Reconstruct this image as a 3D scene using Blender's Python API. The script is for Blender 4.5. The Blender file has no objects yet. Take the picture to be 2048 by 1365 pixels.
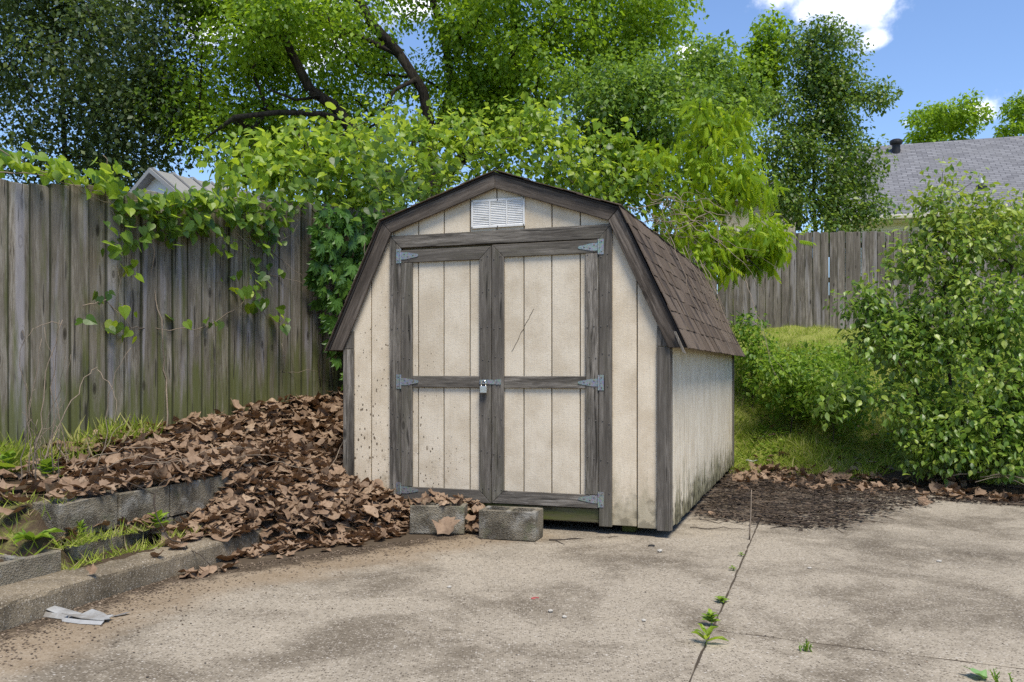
import bpy, bmesh, math, random
import numpy as np
from mathutils import Matrix, Vector

R_ = math.radians
scene = bpy.context.scene
COL = scene.collection

# ------------------------------------------------------------------ camera
FPX, HZ, CX, EYE = 1770.0, 740.0, 1024.0, 1.11
cam_d = bpy.data.cameras.new('camera')
cam = bpy.data.objects.new('camera', cam_d); COL.objects.link(cam)
cam.location = (0, 0, EYE); cam.rotation_euler = (R_(90), 0, 0)
cam_d.sensor_width = 36; cam_d.lens = FPX / 2048 * 36
cam_d.shift_y = (HZ - 682.5) / 2048
cam_d.clip_start = 0.05; cam_d.clip_end = 2000
scene.camera = cam

# ------------------------------------------------------------------ sky and sun
SUN_EL, SUN_AZ = 63.0, 160.0          # azimuth from +Y towards +X
world = bpy.data.worlds.new('World'); scene.world = world; world.use_nodes = True
wn, wl = world.node_tree.nodes, world.node_tree.links
wn.clear()
def WN(t, **k):
    n = wn.new(t)
    for a, b in k.items(): setattr(n, a, b)
    return n
sky = WN('ShaderNodeTexSky', sky_type='NISHITA', sun_disc=False)
sky.sun_elevation = R_(SUN_EL); sky.sun_rotation = R_(SUN_AZ)
sky.air_density = 1.0; sky.dust_density = 0.6; sky.ozone_density = 2.0
tc = WN('ShaderNodeTexCoord')
# broken fair-weather cloud: fractal noise over the direction, gathered round a few cloud centres
nz = WN('ShaderNodeTexNoise'); nz.inputs['Scale'].default_value = 9.0; nz.inputs['Detail'].default_value = 7; nz.inputs['Roughness'].default_value = .6
wl.new(tc.outputs['Generated'], nz.inputs['Vector'])
def cloud_at(px, py, wx, wz):
    d = Vector(((px - CX) / FPX, 1, (HZ - py) / FPX)).normalized()
    sub = WN('ShaderNodeVectorMath', operation='SUBTRACT'); sub.inputs[1].default_value = d
    wl.new(tc.outputs['Generated'], sub.inputs[0])
    mul = WN('ShaderNodeVectorMath', operation='MULTIPLY'); mul.inputs[1].default_value = (1 / wx, 1 / wx, 1 / wz)
    wl.new(sub.outputs[0], mul.inputs[0])
    ln = WN('ShaderNodeVectorMath', operation='LENGTH'); wl.new(mul.outputs[0], ln.inputs[0])
    mr = WN('ShaderNodeMapRange', interpolation_type='SMOOTHSTEP')
    mr.inputs['From Min'].default_value = 1.0; mr.inputs['From Max'].default_value = 0.0
    mr.inputs['To Min'].default_value = 0; mr.inputs['To Max'].default_value = 1
    wl.new(ln.outputs['Value'], mr.inputs['Value'])
    return mr.outputs[0]
tot = None
for c in [(1690, 10, .115, .085), (1540, -10, .07, .04), (1745, 80, .035, .03), (1950, 230, .035, .022), (1372, 105, .022, .016), (1815, 245, .02, .016),
          (840, 5, .09, .04), (560, 60, .25, .10), (2500, 60, .20, .10), (3200, 300, .25, .08), (-600, 200, .3, .09), (-1800, 380, .3, .1)]:
    o = cloud_at(*c)
    if tot is None: tot = o
    else:
        mx = WN('ShaderNodeMath', operation='MAXIMUM'); wl.new(tot, mx.inputs[0]); wl.new(o, mx.inputs[1]); tot = mx.outputs[0]
ad = WN('ShaderNodeMath', operation='MULTIPLY_ADD'); wl.new(nz.outputs['Fac'], ad.inputs[0]); ad.inputs[1].default_value = 3.2; ad.inputs[2].default_value = -1.75
sm = WN('ShaderNodeMath', operation='ADD'); wl.new(tot, sm.inputs[0]); wl.new(ad.outputs[0], sm.inputs[1])
cm = WN('ShaderNodeMapRange', interpolation_type='SMOOTHSTEP')
cm.inputs['From Min'].default_value = .28; cm.inputs['From Max'].default_value = .95; cm.inputs['To Max'].default_value = .9
wl.new(sm.outputs[0], cm.inputs['Value'])
gr = WN('ShaderNodeMixRGB', blend_type='MULTIPLY'); gr.inputs['Fac'].default_value = 1.0
gr.inputs['Color2'].default_value = (0.86, 0.94, 1.08, 1)
wl.new(sky.outputs[0], gr.inputs['Color1'])
mixc = WN('ShaderNodeMixRGB'); mixc.inputs['Color2'].default_value = (9.0, 9.0, 9.6, 1)
wl.new(cm.outputs[0], mixc.inputs['Fac']); wl.new(gr.outputs[0], mixc.inputs['Color1'])
bg = WN('ShaderNodeBackground'); bg.inputs['Strength'].default_value = 0.09
wo = WN('ShaderNodeOutputWorld')
wl.new(mixc.outputs[0], bg.inputs['Color']); wl.new(bg.outputs[0], wo.inputs['Surface'])
world.cycles.sampling_method = 'MANUAL'; world.cycles.sample_map_resolution = 512

sd = bpy.data.lights.new('sun', 'SUN'); sd.energy = 2.5; sd.angle = R_(22); sd.color = (1.0, .93, .80)
sun = bpy.data.objects.new('sun', sd); COL.objects.link(sun)
el, az = R_(SUN_EL), R_(SUN_AZ)
to_sun = Vector((math.sin(az) * math.cos(el), math.cos(az) * math.cos(el), math.sin(el)))
sun.rotation_euler = to_sun.to_track_quat('Z', 'Y').to_euler(); sun.location = (3, 6, 12)

vs = scene.view_settings
vs.view_transform = 'Standard'; vs.look = 'None'; vs.gamma = 1.0; vs.exposure = 1.15; vs.use_curve_mapping = False
scene.render.engine = 'CYCLES'
cy = scene.cycles
cy.max_bounces = 9; cy.diffuse_bounces = 6; cy.glossy_bounces = 2; cy.transmission_bounces = 6; cy.transparent_max_bounces = 4
cy.use_denoising = False; cy.caustics_reflective = False; cy.caustics_refractive = False

# ------------------------------------------------------------------ frames of reference
YAW = R_(19.5)
Rv = np.array([math.cos(YAW), -math.sin(YAW)]); Dv = np.array([math.sin(YAW), math.cos(YAW)])
O2 = np.array([-1.253, 6.68])                      # shed front left corner
def W(s, t, z=0.0):
    p = O2 + s * Rv + t * Dv
    return (float(p[0]), float(p[1]), z)
def ST(x, y):
    dx, dy = x - O2[0], y - O2[1]
    return dx * Rv[0] + dy * Rv[1], dx * Dv[0] + dy * Dv[1]
def at(px, py, Y):                                 # where a sight line meets a given distance
    return np.array([(px - CX) / FPX * Y, Y, EYE + (HZ - py) / FPX * Y])

def sstep(a, b, x):
    u = np.clip((np.asarray(x, float) - a) / (b - a), 0, 1); return u * u * (3 - 2 * u)
def vnoise(x, y, f=1.0, seed=0.0):                 # cheap smooth pseudo noise
    return (np.sin(x * f * 1.7 + seed) * np.cos(y * f * 1.3 - seed * 1.7) + .5 * np.sin(x * f * 3.9 - y * f * 2.3 + seed * 2.1)
            + .3 * np.sin(x * f * 7.1 + y * f * 8.3 + seed * .7)) / 1.8
FA, FB = np.array([-3.287, 5.68]), np.array([2.69, 16.3])
FDIR = (FB - FA) / np.linalg.norm(FB - FA)
def plane_z(y):
    y = np.asarray(y, float)
    return .516 + .128 * (np.minimum(y, 30) - 5.68)
def ground(x, y):
    x = np.asarray(x, float); y = np.asarray(y, float)
    s, t = ST(x, y)
    base = slab_z(x, y) - .045
    # the yard behind and right of the shed: a bank up to the lawn
    rise = sstep(3.75, 6.7, t + .35 * vnoise(x, y, .9, 2))
    right = -.045 + .03 * sstep(2.9, 3.2, t) + (np.maximum(plane_z(y), 0) + .03) * rise + .05 * vnoise(x, y, 2.2, 1) * rise
    # the bank at the left: terrace behind the block wall, mound of soil running down to the shed door
    sb = np.interp(t, [-1.9, -1.6, -.45, 0], [.0, .10, .80, .90])
    fs = np.interp(t, [-1.62, 1.345, 4.2], [-1.58, -1.06, -.6])
    top_f = np.clip(plane_z(y), .40, None)
    u1 = np.clip((-.40 - s) / np.maximum(-.40 - fs, .1), 0, 1.6)
    terr = .40 + (top_f - .40) * np.minimum(u1, 1)
    ramp = .46 * np.clip((sb - s) / np.maximum(sb + .40, .1), 0, 1) - .06
    mound = np.where(s < -.40, terr, ramp)
    # in front of the mound: terrace behind the raised wall, soil strip behind the kerb, steps hidden inside the blocks
    low_ = .205 + .30 * sstep(-.45, -1.6, s)
    back = low_ + (terr - low_) * sstep(-2.75, -2.35, t)
    front = np.where(t < -2.44, .095, .125)
    st_s = np.where(t < -2.44, -.235, -.36)
    strip = front + (back - front) * sstep(.05, -.05, s - st_s)
    strip = -.045 + (strip + .045) * sstep(.04, -.05, s + .02)
    k = sstep(-1.55, -.95, t)
    left = strip * (1 - k) + mound * k
    left = np.where((t > 0.02) & (s > -.03), -.045, left)
    left = np.where(s > .95, -.045, left)
    z = np.where((s < .95) & (t < 4.1), np.maximum(left, -.045), right)
    z = np.where((s < -.03) & (t >= 4.1), np.maximum(right, plane_z(y)), z)
    z = np.where((s < -.03) & (t > 2.5) & (t < 4.1), np.maximum(z, plane_z(y) - .1), z)
    z = np.where(t < -9, -.045, z)
    z = np.where((s > .95) & (t < 3.6), np.minimum(z, base + .03 * sstep(2.9, 3.2, t)), z)
    return z + np.where(z > .1, .018 * vnoise(x, y, 6, 3), 0)
def slab_z(x, y):
    s, t = ST(x, y)
    return -.03 * np.maximum(0, np.asarray(s, float) - 2.7)

# ------------------------------------------------------------------ object helpers
def link(o, parent=None):
    COL.objects.link(o)
    if parent is not None: o.parent = parent
    return o
def tag(o, label=None, cat=None, group=None, kind=None):
    if label: o['label'] = label
    if cat: o['category'] = cat
    if group: o['group'] = group
    if kind: o['kind'] = kind
    return o
def empty(name, loc, label, cat, rz=0.0, group=None):
    o = bpy.data.objects.new(name, None); o.empty_display_size = .1
    o.location = loc; o.rotation_euler = (0, 0, rz)
    return tag(link(o), label, cat, group)
def mesh_obj(name, me, mat, parent=None, loc=None, rot=None):
    o = bpy.data.objects.new(name, me)
    if mat is not None and len(me.materials) == 0: me.materials.append(mat)
    if loc is not None: o.location = loc
    if rot is not None: o.rotation_euler = rot
    return link(o, parent)
class MB:
    """collects polygons for one mesh"""
    def __init__(self): self.v, self.f = [], []
    def add(self, vs_, fs_):
        b = len(self.v); self.v += [tuple(map(float, p)) for p in vs_]; self.f += [tuple(i + b for i in f) for f in fs_]; return self
    def box(self, x0, x1, y0, y1, z0, z1):
        vs_ = [(x, y, z) for z in (z0, z1) for y in (y0, y1) for x in (x0, x1)]
        return self.add(vs_, [(0, 2, 3, 1), (4, 5, 7, 6), (0, 1, 5, 4), (2, 6, 7, 3), (0, 4, 6, 2), (1, 3, 7, 5)])
    def tube(self, pts, rad, n=6, cap=True):
        pts = np.asarray(pts, float); rad = np.broadcast_to(np.asarray(rad, float), (len(pts),))
        tg = np.gradient(pts, axis=0); tg /= np.linalg.norm(tg, axis=1)[:, None] + 1e-9
        up = np.array([0, 0, 1.]) if abs(tg[0][2]) < .9 else np.array([1., 0, 0])
        rings = []
        for p, t_, r in zip(pts, tg, rad):
            a = np.cross(t_, up); a /= np.linalg.norm(a) + 1e-9; b = np.cross(t_, a); up = np.cross(a, t_)
            th = np.arange(n) * 2 * math.pi / n
            rings.append(p + r * (np.cos(th)[:, None] * a + np.sin(th)[:, None] * b))
        fs_ = [(i * n + j, i * n + (j + 1) % n, (i + 1) * n + (j + 1) % n, (i + 1) * n + j) for i in range(len(pts) - 1) for j in range(n)]
        if cap: fs_ += [tuple(range(n))[::-1], tuple(range((len(pts) - 1) * n, len(pts) * n))]
        return self.add(np.concatenate(rings), fs_)
    def lathe(self, prof, n=16, c=(0, 0, 0)):
        vs_ = [(c[0] + r * math.cos(2 * math.pi * j / n), c[1] + r * math.sin(2 * math.pi * j / n), c[2] + z) for r, z in prof for j in range(n)]
        m = len(prof)
        fs_ = [(i * n + j, i * n + (j + 1) % n, (i + 1) * n + (j + 1) % n, (i + 1) * n + j) for i in range(m - 1) for j in range(n)]
        fs_ += [tuple(range(n))[::-1], tuple(range((m - 1) * n, m * n))]
        return self.add(vs_, fs_)
    def mesh(self, name, bevel=0.0, smooth=False, seg=1):
        me = bpy.data.meshes.new(name); me.from_pydata(self.v, [], self.f)
        bm = bmesh.new(); bm.from_mesh(me)
        bmesh.ops.recalc_face_normals(bm, faces=bm.faces)
        if bevel > 0:
            bmesh.ops.bevel(bm, geom=list(bm.edges), offset=bevel, segments=seg, affect='EDGES', profile=.5, clamp_overlap=True)
        bm.to_mesh(me); bm.free()
        if smooth: me.shade_smooth()
        return me
    def build(self, name, mat, parent=None, loc=None, rot=None, bevel=0.0, smooth=False, seg=1):
        return mesh_obj(name, self.mesh(name, bevel, smooth, seg), mat, parent, loc, rot)
def prism(poly, y0, y1):
    """polygon in x,z pushed along y"""
    n = len(poly); m = MB()
    m.add([(x, y0, z) for x, z in poly] + [(x, y1, z) for x, z in poly],
          [tuple(range(n)), tuple(range(2 * n - 1, n - 1, -1))] + [(i, (i + 1) % n, (i + 1) % n + n, i + n) for i in range(n)])
    return m
def board(name, poly, d, y0, y1, mat, parent, bevel=.002):
    """a board lying in the x,z plane with its own origin, its length (direction d) along local z so the grain follows it"""
    d = np.array(d, float); d /= np.linalg.norm(d); phi = math.atan2(d[0], d[1]); c_, s_ = math.cos(phi), math.sin(phi)
    P = np.array(poly, float); c = P.mean(0)
    loc2 = [((x - c[0]) * c_ - (z - c[1]) * s_, (x - c[0]) * s_ + (z - c[1]) * c_) for x, z in P]
    return prism(loc2, y0, y1).build(name, mat, parent, (c[0], 0, c[1]), (0, phi, 0), bevel)
def rect(x0, x1, z0, z1): return [(x0, z0), (x1, z0), (x1, z1), (x0, z1)]

# vectorised leaf fields ---------------------------------------------------------
def norm(a): return a / (np.linalg.norm(a, axis=-1, keepdims=True) + 1e-9)
def frames(tip, nrm):
    y = norm(tip); x = norm(np.cross(y, nrm)); z = np.cross(x, y)
    return np.stack([x, y, z], axis=2)             # columns
def np_mesh(name, V, T, mat, rnd=None):
    me = bpy.data.meshes.new(name); k = T.shape[1]
    me.vertices.add(len(V)); me.vertices.foreach_set('co', V.astype(np.float32).ravel())
    me.loops.add(T.size); me.loops.foreach_set('vertex_index', T.astype(np.int32).ravel())
    me.polygons.add(len(T)); me.polygons.foreach_set('loop_start', np.arange(0, T.size, k, dtype=np.int32))
    me.polygons.foreach_set('loop_total', np.full(len(T), k, np.int32))
    me.update(calc_edges=True)
    if rnd is not None:
        a = me.attributes.new('rnd', 'FLOAT', 'POINT'); a.data.foreach_set('value', rnd.astype(np.float32))
    if mat is not None: me.materials.append(mat)
    return me
def leaf_mesh(name, pos, tip, nrm, size, tpl, mat, rnd):
    V, T = tpl; V = np.asarray(V, float); T = np.asarray(T, int)
    F = frames(tip, nrm)
    P = np.einsum('nij,kj->nki', F, V) * np.asarray(size)[:, None, None] + pos[:, None, :]
    N, K = len(pos), len(V)
    Ti = (T[None] + (np.arange(N) * K)[:, None, None]).reshape(-1, T.shape[1])
    me = np_mesh(name, P.reshape(-1, 3), Ti, mat, np.repeat(rnd, K))
    if 20 < K < 36: me.shade_smooth()
    return me
def fan(outline, centre, zc=0.0):
    V = [centre + (zc,)] + [p for p in outline]; n = len(outline)
    return V, [(0, 1 + i, 1 + (i + 1) % n) for i in range(n)]
def T_kite(w=.36, fold=.08): return [(0, 0, 0), (-w, .42, fold), (0, 1, -.05), (w, .42, fold)], [(0, 3, 2), (0, 2, 1)]
def T_ovate(w=.3, fold=.07, droop=.12):
    V = [(0, 0, 0), (0, .5, 0), (0, 1, -droop), (-w * .85, .25, fold), (-w, .5, fold), (-w * .55, .78, fold * .3), (w * .85, .25, fold), (w, .5, fold), (w * .55, .78, fold * .3)]
    return V, [(0, 1, 3), (3, 1, 4), (4, 1, 5), (5, 1, 2), (0, 6, 1), (6, 7, 1), (7, 8, 1), (8, 2, 1)]
def T_heart():
    o = [(0, 0, 0), (.24, -.16, .05), (.48, .02, .09), (.52, .3, .1), (.36, .62, .05), (.16, .85, -.02), (0, 1.06, -.12)]
    o = o + [(-x, y, z) for x, y, z in o[-2:0:-1]]
    return fan(o, (0, .33), -.02)
def T_palm():
    V, T = [], []
    for a, l in [(-75, .72), (-38, .92), (0, 1), (38, .92), (75, .72)]:
        lv, lt = T_ovate(.27, .04, .18); b = len(V); ca, sa = math.cos(R_(a)), math.sin(R_(a))
        V += [((x * ca + y * sa) * l, (-x * sa + y * ca) * l, z * l) for x, y, z in lv]; T += [tuple(i + b for i in f) for f in lt]
    return V, T
def T_pinnate(n=6, droop=.25):
    V, T = [], []
    def put(o, a, l, hang):
        lv, lt = T_kite(.19, .05); b = len(V); ca, sa = math.cos(R_(a)), math.sin(R_(a))
        for x, y, z in lv:
            x, y, z = x * l, y * l * math.cos(hang), z * l - y * l * math.sin(hang)
            V.append((o[0] + x * ca + y * sa, o[1] - x * sa + y * ca, o[2] + z))
        T.extend(tuple(i + b for i in f) for f in lt)
    for i in range(n):
        u = (i + 1) / (n + 1); o = (0, u, -droop * u * u); l = .42 * (1 - .35 * abs(u - .45))
        put(o, -42, l, 1.0); put(o, 42, l, 1.0)
    put((0, 1, -droop), 0, .36, .9)
    b = len(V); V += [(-.008, 0, 0), (.008, 0, 0), (.006, 1, -droop), (-.006, 1, -droop)]; T += [(b, b + 1, b + 2), (b, b + 2, b + 3)]
    return V, T
def T_dead(seed):
    rg = np.random.RandomState(seed); o = []
    lob = [(-155, .42), (-125, .66), (-100, .58), (-70, .86), (-50, .66), (-36, .80), (-20, .70), (0, 1.0)]
    lob = lob + [(-a, l) for a, l in lob[-2::-1]] 
    c1, c2, ph = rg.uniform(.1, 1.3), rg.uniform(-.6, 1.0), rg.uniform(0, 6)
    def zz(x, y): return c1 * (x * x) * 1.2 + c2 * (y * y) * .7 + .13 * math.sin(6 * x + ph) * math.cos(5 * y - ph)
    mid = []
    for a, l in lob:
        l *= rg.uniform(.72, 1.15) * .62; a = R_(a + rg.uniform(-9, 9)); x, y = l * math.sin(a), l * math.cos(a)
        o.append((x, y, zz(x, y) + rg.uniform(-.05, .06)))
        mid.append((x * .5, y * .5, zz(x * .5, y * .5) + rg.uniform(-.02, .02)))
    n = len(o); V = [(0, 0, 0)] + mid + o
    T = [(0, 1 + i, 1 + (i + 1) % n) for i in range(n)]
    for i in range(n):
        j = (i + 1) % n; T += [(1 + i, 1 + n + i, 1 + n + j), (1 + i, 1 + n + j, 1 + j)]
    return V, T
def tpl_mesh(name, tpl, mat):
    me = bpy.data.meshes.new(name); me.from_pydata([tuple(map(float, v)) for v in tpl[0]], [], [tuple(f) for f in tpl[1]]); me.materials.append(mat)
    if len(tpl[0]) > 20 and len(tpl[0]) < 36: me.shade_smooth()
    return me
def front_pick(pos, size, n, cell=5.0):
    """indices of up to n leaves that show largest: nearest in each small patch of the view, inside the frame"""
    Y = np.maximum(pos[:, 1], .1); px = CX + pos[:, 0] / Y * FPX; py = HZ - (pos[:, 2] - EYE) / Y * FPX
    ok = (px > -20) & (px < 2068) & (py > -20) & (py < 1390)
    idx = np.nonzero(ok)[0]; key = (px[idx] // cell).astype(int) * 10000 + (py[idx] // cell).astype(int)
    order = np.argsort(Y[idx]); _, first = np.unique(key[order], return_index=True)
    cand = idx[order[first]]
    return cand[np.argsort(-(size[cand] / Y[cand]))][:n]
def leaves(parent, part, stuff_name, pos, tip, nrm, size, tpl, mat, rng, singles=0):
    rnd = np.clip(.70 * rng.rand(len(pos)) + .30 * (.5 + .75 * vnoise(pos[:, 0] + .7 * pos[:, 2], pos[:, 1] * .6 - pos[:, 2], 2.1, 4.0)), 0, .999); ploc = np.array(parent.location)
    pick = front_pick(pos, size, singles) if singles else np.array([], int)
    keep = np.ones(len(pos), bool); keep[pick] = False
    if len(pick):
        me = tpl_mesh(part, tpl, mat); F = frames(tip[pick], nrm[pick])
        for i, j in enumerate(pick):
            M = Matrix(((F[i] * size[j])).tolist()).to_4x4(); M.translation = Vector(pos[j] - ploc)
            o = bpy.data.objects.new(part, me); o.parent = parent; o.matrix_basis = M; COL.objects.link(o)
    if keep.any():
        o = mesh_obj(stuff_name, leaf_mesh(stuff_name, pos[keep] - ploc, tip[keep], nrm[keep], size[keep], tpl, mat, rnd[keep]), mat, parent)
        o['kind'] = 'stuff'
        return o

# ------------------------------------------------------------------ materials
def new_mat(name):
    m = bpy.data.materials.new(name); m.use_nodes = True; nt = m.node_tree; nt.nodes.clear()
    out = nt.nodes.new('ShaderNodeOutputMaterial'); return m, nt, out
class G:
    """small node-graph writer"""
    def __init__(self, name):
        self.m, self.nt, self.out = new_mat(name); self.n, self.l = self.nt.nodes, self.nt.links
    def node(self, t, ins=None, **k):
        n = self.n.new(t)
        for a, b in k.items(): setattr(n, a, b)
        for a, b in (ins or {}).items(): self.put(n.inputs[a], b)
        return n
    def put(self, sock, v):
        if hasattr(v, 'is_linked') or isinstance(v, bpy.types.NodeSocket): self.l.new(v, sock)
        else:
            if sock.type == 'RGBA' and len(v) == 3: v = tuple(v) + (1,)
            sock.default_value = v
    def coord(self, which='Object', scale=(1, 1, 1), rand=0.0):
        t = self.node('ShaderNodeTexCoord').outputs[which]
        v = self.node('ShaderNodeVectorMath', {0: t, 1: scale}, operation='MULTIPLY').outputs[0]
        if rand:
            r = self.node('ShaderNodeObjectInfo').outputs['Random']
            w = self.node('ShaderNodeMath', {0: r, 1: rand}, operation='MULTIPLY').outputs[0]
            v = self.node('ShaderNodeVectorMath', {0: v, 1: w}, operation='ADD').outputs[0]
        return v
    def noise(self, v, scale=1.0, detail=4, rough=.55, dist=0.0):
        return self.node('ShaderNodeTexNoise', {'Vector': v, 'Scale': scale, 'Detail': detail, 'Roughness': rough, 'Distortion': dist}).outputs['Fac']
    def voro(self, v, scale=1.0, feature='F1', out='Distance', rand=1.0):
        return self.node('ShaderNodeTexVoronoi', {'Vector': v, 'Scale': scale, 'Randomness': rand}, feature=feature).outputs[out]
    def rng(self, v, a, b, c=0.0, d=1.0, smooth=True):
        return self.node('ShaderNodeMapRange', {'Value': v, 'From Min': a, 'From Max': b, 'To Min': c, 'To Max': d},
                         interpolation_type='SMOOTHSTEP' if smooth else 'LINEAR').outputs[0]
    def math(self, op, a, b=0.0, c=0.0): return self.node('ShaderNodeMath', {0: a, 1: b, 2: c}, operation=op).outputs[0]
    def mix(self, f, a, b, mode='MIX'): return self.node('ShaderNodeMixRGB', {'Fac': f, 'Color1': a, 'Color2': b}, blend_type=mode).outputs[0]
    def ramp(self, v, stops):
        n = self.node('ShaderNodeValToRGB', {'Fac': v}); e = n.color_ramp.elements
        while len(e) < len(stops): e.new(.5)
        for el_, (p, c) in zip(e, stops): el_.position = p; el_.color = tuple(c) + (1,)
        return n.outputs[0]
    def xyz(self, v): 
        n = self.node('ShaderNodeSeparateXYZ', {0: v}); return n.outputs
    def bump(self, h, strength=.4, dist=.01): return self.node('ShaderNodeBump', {'Height': h, 'Strength': strength, 'Distance': dist}).outputs[0]
    def done(self, col, rough=.8, normal=None, metal=0.0, spec=.3):
        b = self.node('ShaderNodeBsdfPrincipled', {'Base Color': col, 'Roughness': rough, 'Metallic': metal, 'Specular IOR Level': spec})
        if normal is not None: self.l.new(normal, b.inputs['Normal'])
        self.l.new(b.outputs[0], self.out.inputs[0]); return self.m

def mat_wood(name, dark, mid, light, green=0.0, gz=(.0, .6), knots=True, lavender=0.0, tint=None, edge=None):
    g = G(name); v = g.coord('Object', (1, 1, 1), 37.0); raw = g.node('ShaderNodeTexCoord').outputs['Object']
    st = g.node('ShaderNodeVectorMath', {0: v, 1: (1, 1, .06)}, operation='MULTIPLY').outputs[0]
    wob = g.noise(v, 3.0, 3, .5)
    stw = g.node('ShaderNodeVectorMath', {0: st, 1: g.node('ShaderNodeVectorMath', {0: (.02, .02, 0), 'Scale': wob}, operation='SCALE').outputs[0]}, operation='ADD').outputs[0]
    grain = g.noise(stw, 110, 8, .8); band = g.noise(stw, 30, 6, .75, .6)
    big = g.noise(g.node('ShaderNodeVectorMath', {0: v, 1: (6, 6, 1.1)}, operation='MULTIPLY').outputs[0], 1.0, 4, .6)
    rndv = g.node('ShaderNodeObjectInfo').outputs['Random']
    c = g.ramp(g.math('MULTIPLY_ADD', band, .95, g.math('MULTIPLY_ADD', grain, .75, -.35)), [(.30, dark), (.5, mid), (.70, light)])
    c = g.mix(g.rng(big, .38, .66, 0, .55), c, tuple(x * .5 for x in dark), 'MIX')
    c = g.mix(g.rng(rndv, 0, 1, .0, .55), c, tuple(x * .62 for x in mid))
    if lavender: c = g.mix(g.math('MULTIPLY', g.rng(g.noise(g.node('ShaderNodeVectorMath', {0: v, 1: (9, 9, .7)}, operation='MULTIPLY').outputs[0], 1, 2), .52, .66), lavender), c, (.30, .285, .30))
    z = g.xyz(raw)[2]
    if green:
        gn = g.noise(g.node('ShaderNodeVectorMath', {0: v, 1: (14, 14, 1.6)}, operation='MULTIPLY').outputs[0], 1, 4, .6)
        low = g.rng(z, gz[1], gz[0], 0, 1)
        f = g.math('MULTIPLY', g.rng(g.math('ADD', gn, g.math('MULTIPLY', low, .26)), .50, .78, 0, 1), green)
        c = g.mix(f, c, (.085, .098, .022))
    h = g.math('ADD', grain, g.math('MULTIPLY', band, .8))
    if knots:
        kv = g.node('ShaderNodeVectorMath', {0: v, 1: (9.0, 0, 3.4)}, operation='MULTIPLY').outputs[0]
        kt = g.node('ShaderNodeTexVoronoi', {'Vector': kv, 'Scale': 1.0}); kd = g.math('ADD', kt.outputs['Distance'], g.rng(g.xyz(kt.outputs['Color'])[0], .45, .5, 1, 0))
        c = g.mix(g.rng(kd, .20, .05, 0, .8), c, tuple(x * .22 for x in dark))
        ring = g.math('SINE', g.math('MULTIPLY', kd, 60.0))
        c = g.mix(g.math('MULTIPLY', g.rng(kd, .36, .12, 0, .45), g.rng(ring, 0, 1)), c, tuple(x * .5 for x in dark))
    crack = g.noise(stw, 42, 2, .5)
    c = g.mix(g.rng(crack, .63, .70, 0, .8), c, (.02, .018, .015))
    if tint: c = g.mix(.35, c, tint)
    if edge:
        ex = g.math('ADD', g.math('ABSOLUTE', g.xyz(raw)[0]), g.math('MULTIPLY_ADD', g.noise(v, 5, 4, .7), .010, -.005))
        c = g.mix(g.rng(ex, edge - .010, edge, 0, .85), c, (.026, .028, .012))
    return g.done(c, .86, g.bump(h, .5, .004), spec=.18)
def mat_leaf(name, stops, trans=.4, tcol=(.32, .48, .05), rough=.45, spec=.4, back=None, mottle=0.0):
    g = G(name)
    a = g.node('ShaderNodeAttribute', attribute_name='rnd').outputs['Fac']; r = g.node('ShaderNodeObjectInfo').outputs['Random']
    k = g.math('FRACT', g.math('ADD', a, r))
    c = g.ramp(k, stops)
    if mottle:
        pn = g.node('ShaderNodeNewGeometry').outputs['Position']
        c = g.mix(g.rng(g.noise(pn, 55, 4, .7), .42, .66, 0, mottle), c, (.045, .026, .014)); c = g.mix(g.rng(g.noise(pn, 24, 3, .6), .5, .7, 0, mottle * .8), c, (.36, .26, .17))
    if back: c = g.mix(g.node('ShaderNodeNewGeometry').outputs['Backfacing'], c, g.mix(.5, c, back))
    b = g.node('ShaderNodeBsdfPrincipled', {'Base Color': c, 'Roughness': rough, 'Specular IOR Level': spec})
    t = g.node('ShaderNodeBsdfTranslucent', {'Color': g.mix(.6, c, tcol)})
    m = g.node('ShaderNodeMixShader', {0: trans}); g.l.new(b.outputs[0], m.inputs[1]); g.l.new(t.outputs[0], m.inputs[2])
    g.l.new(m.outputs[0], g.out.inputs[0]); return g.m
def mat_plain(name, col, rough=.6, metal=0.0, var=.25, scale=20, bump=.15, spec=.3, dirt=None):
    g = G(name); v = g.coord('Object', (1, 1, 1), 11.0); n = g.noise(v, scale, 5, .6)
    c = g.mix(g.rng(n, .3, .7, 0, var), col, tuple(x * .45 for x in col))
    if dirt: c = g.mix(g.rng(g.noise(v, scale * .35, 4, .65), .5, .7, 0, .8), c, dirt)
    return g.done(c, rough, g.bump(n, bump, .004), metal, spec)
def mat_bark(name, a, b):
    g = G(name); v = g.coord('Object', (1, 1, .25)); n = g.noise(v, 26, 5, .65); k = g.noise(g.coord('Object'), 2.5, 3)
    c = g.mix(g.rng(n, .35, .65), a, b); c = g.mix(g.rng(k, .5, .7, 0, .5), c, (.035, .038, .022))
    return g.done(c, .9, g.bump(n, .8, .02), spec=.15)

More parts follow.
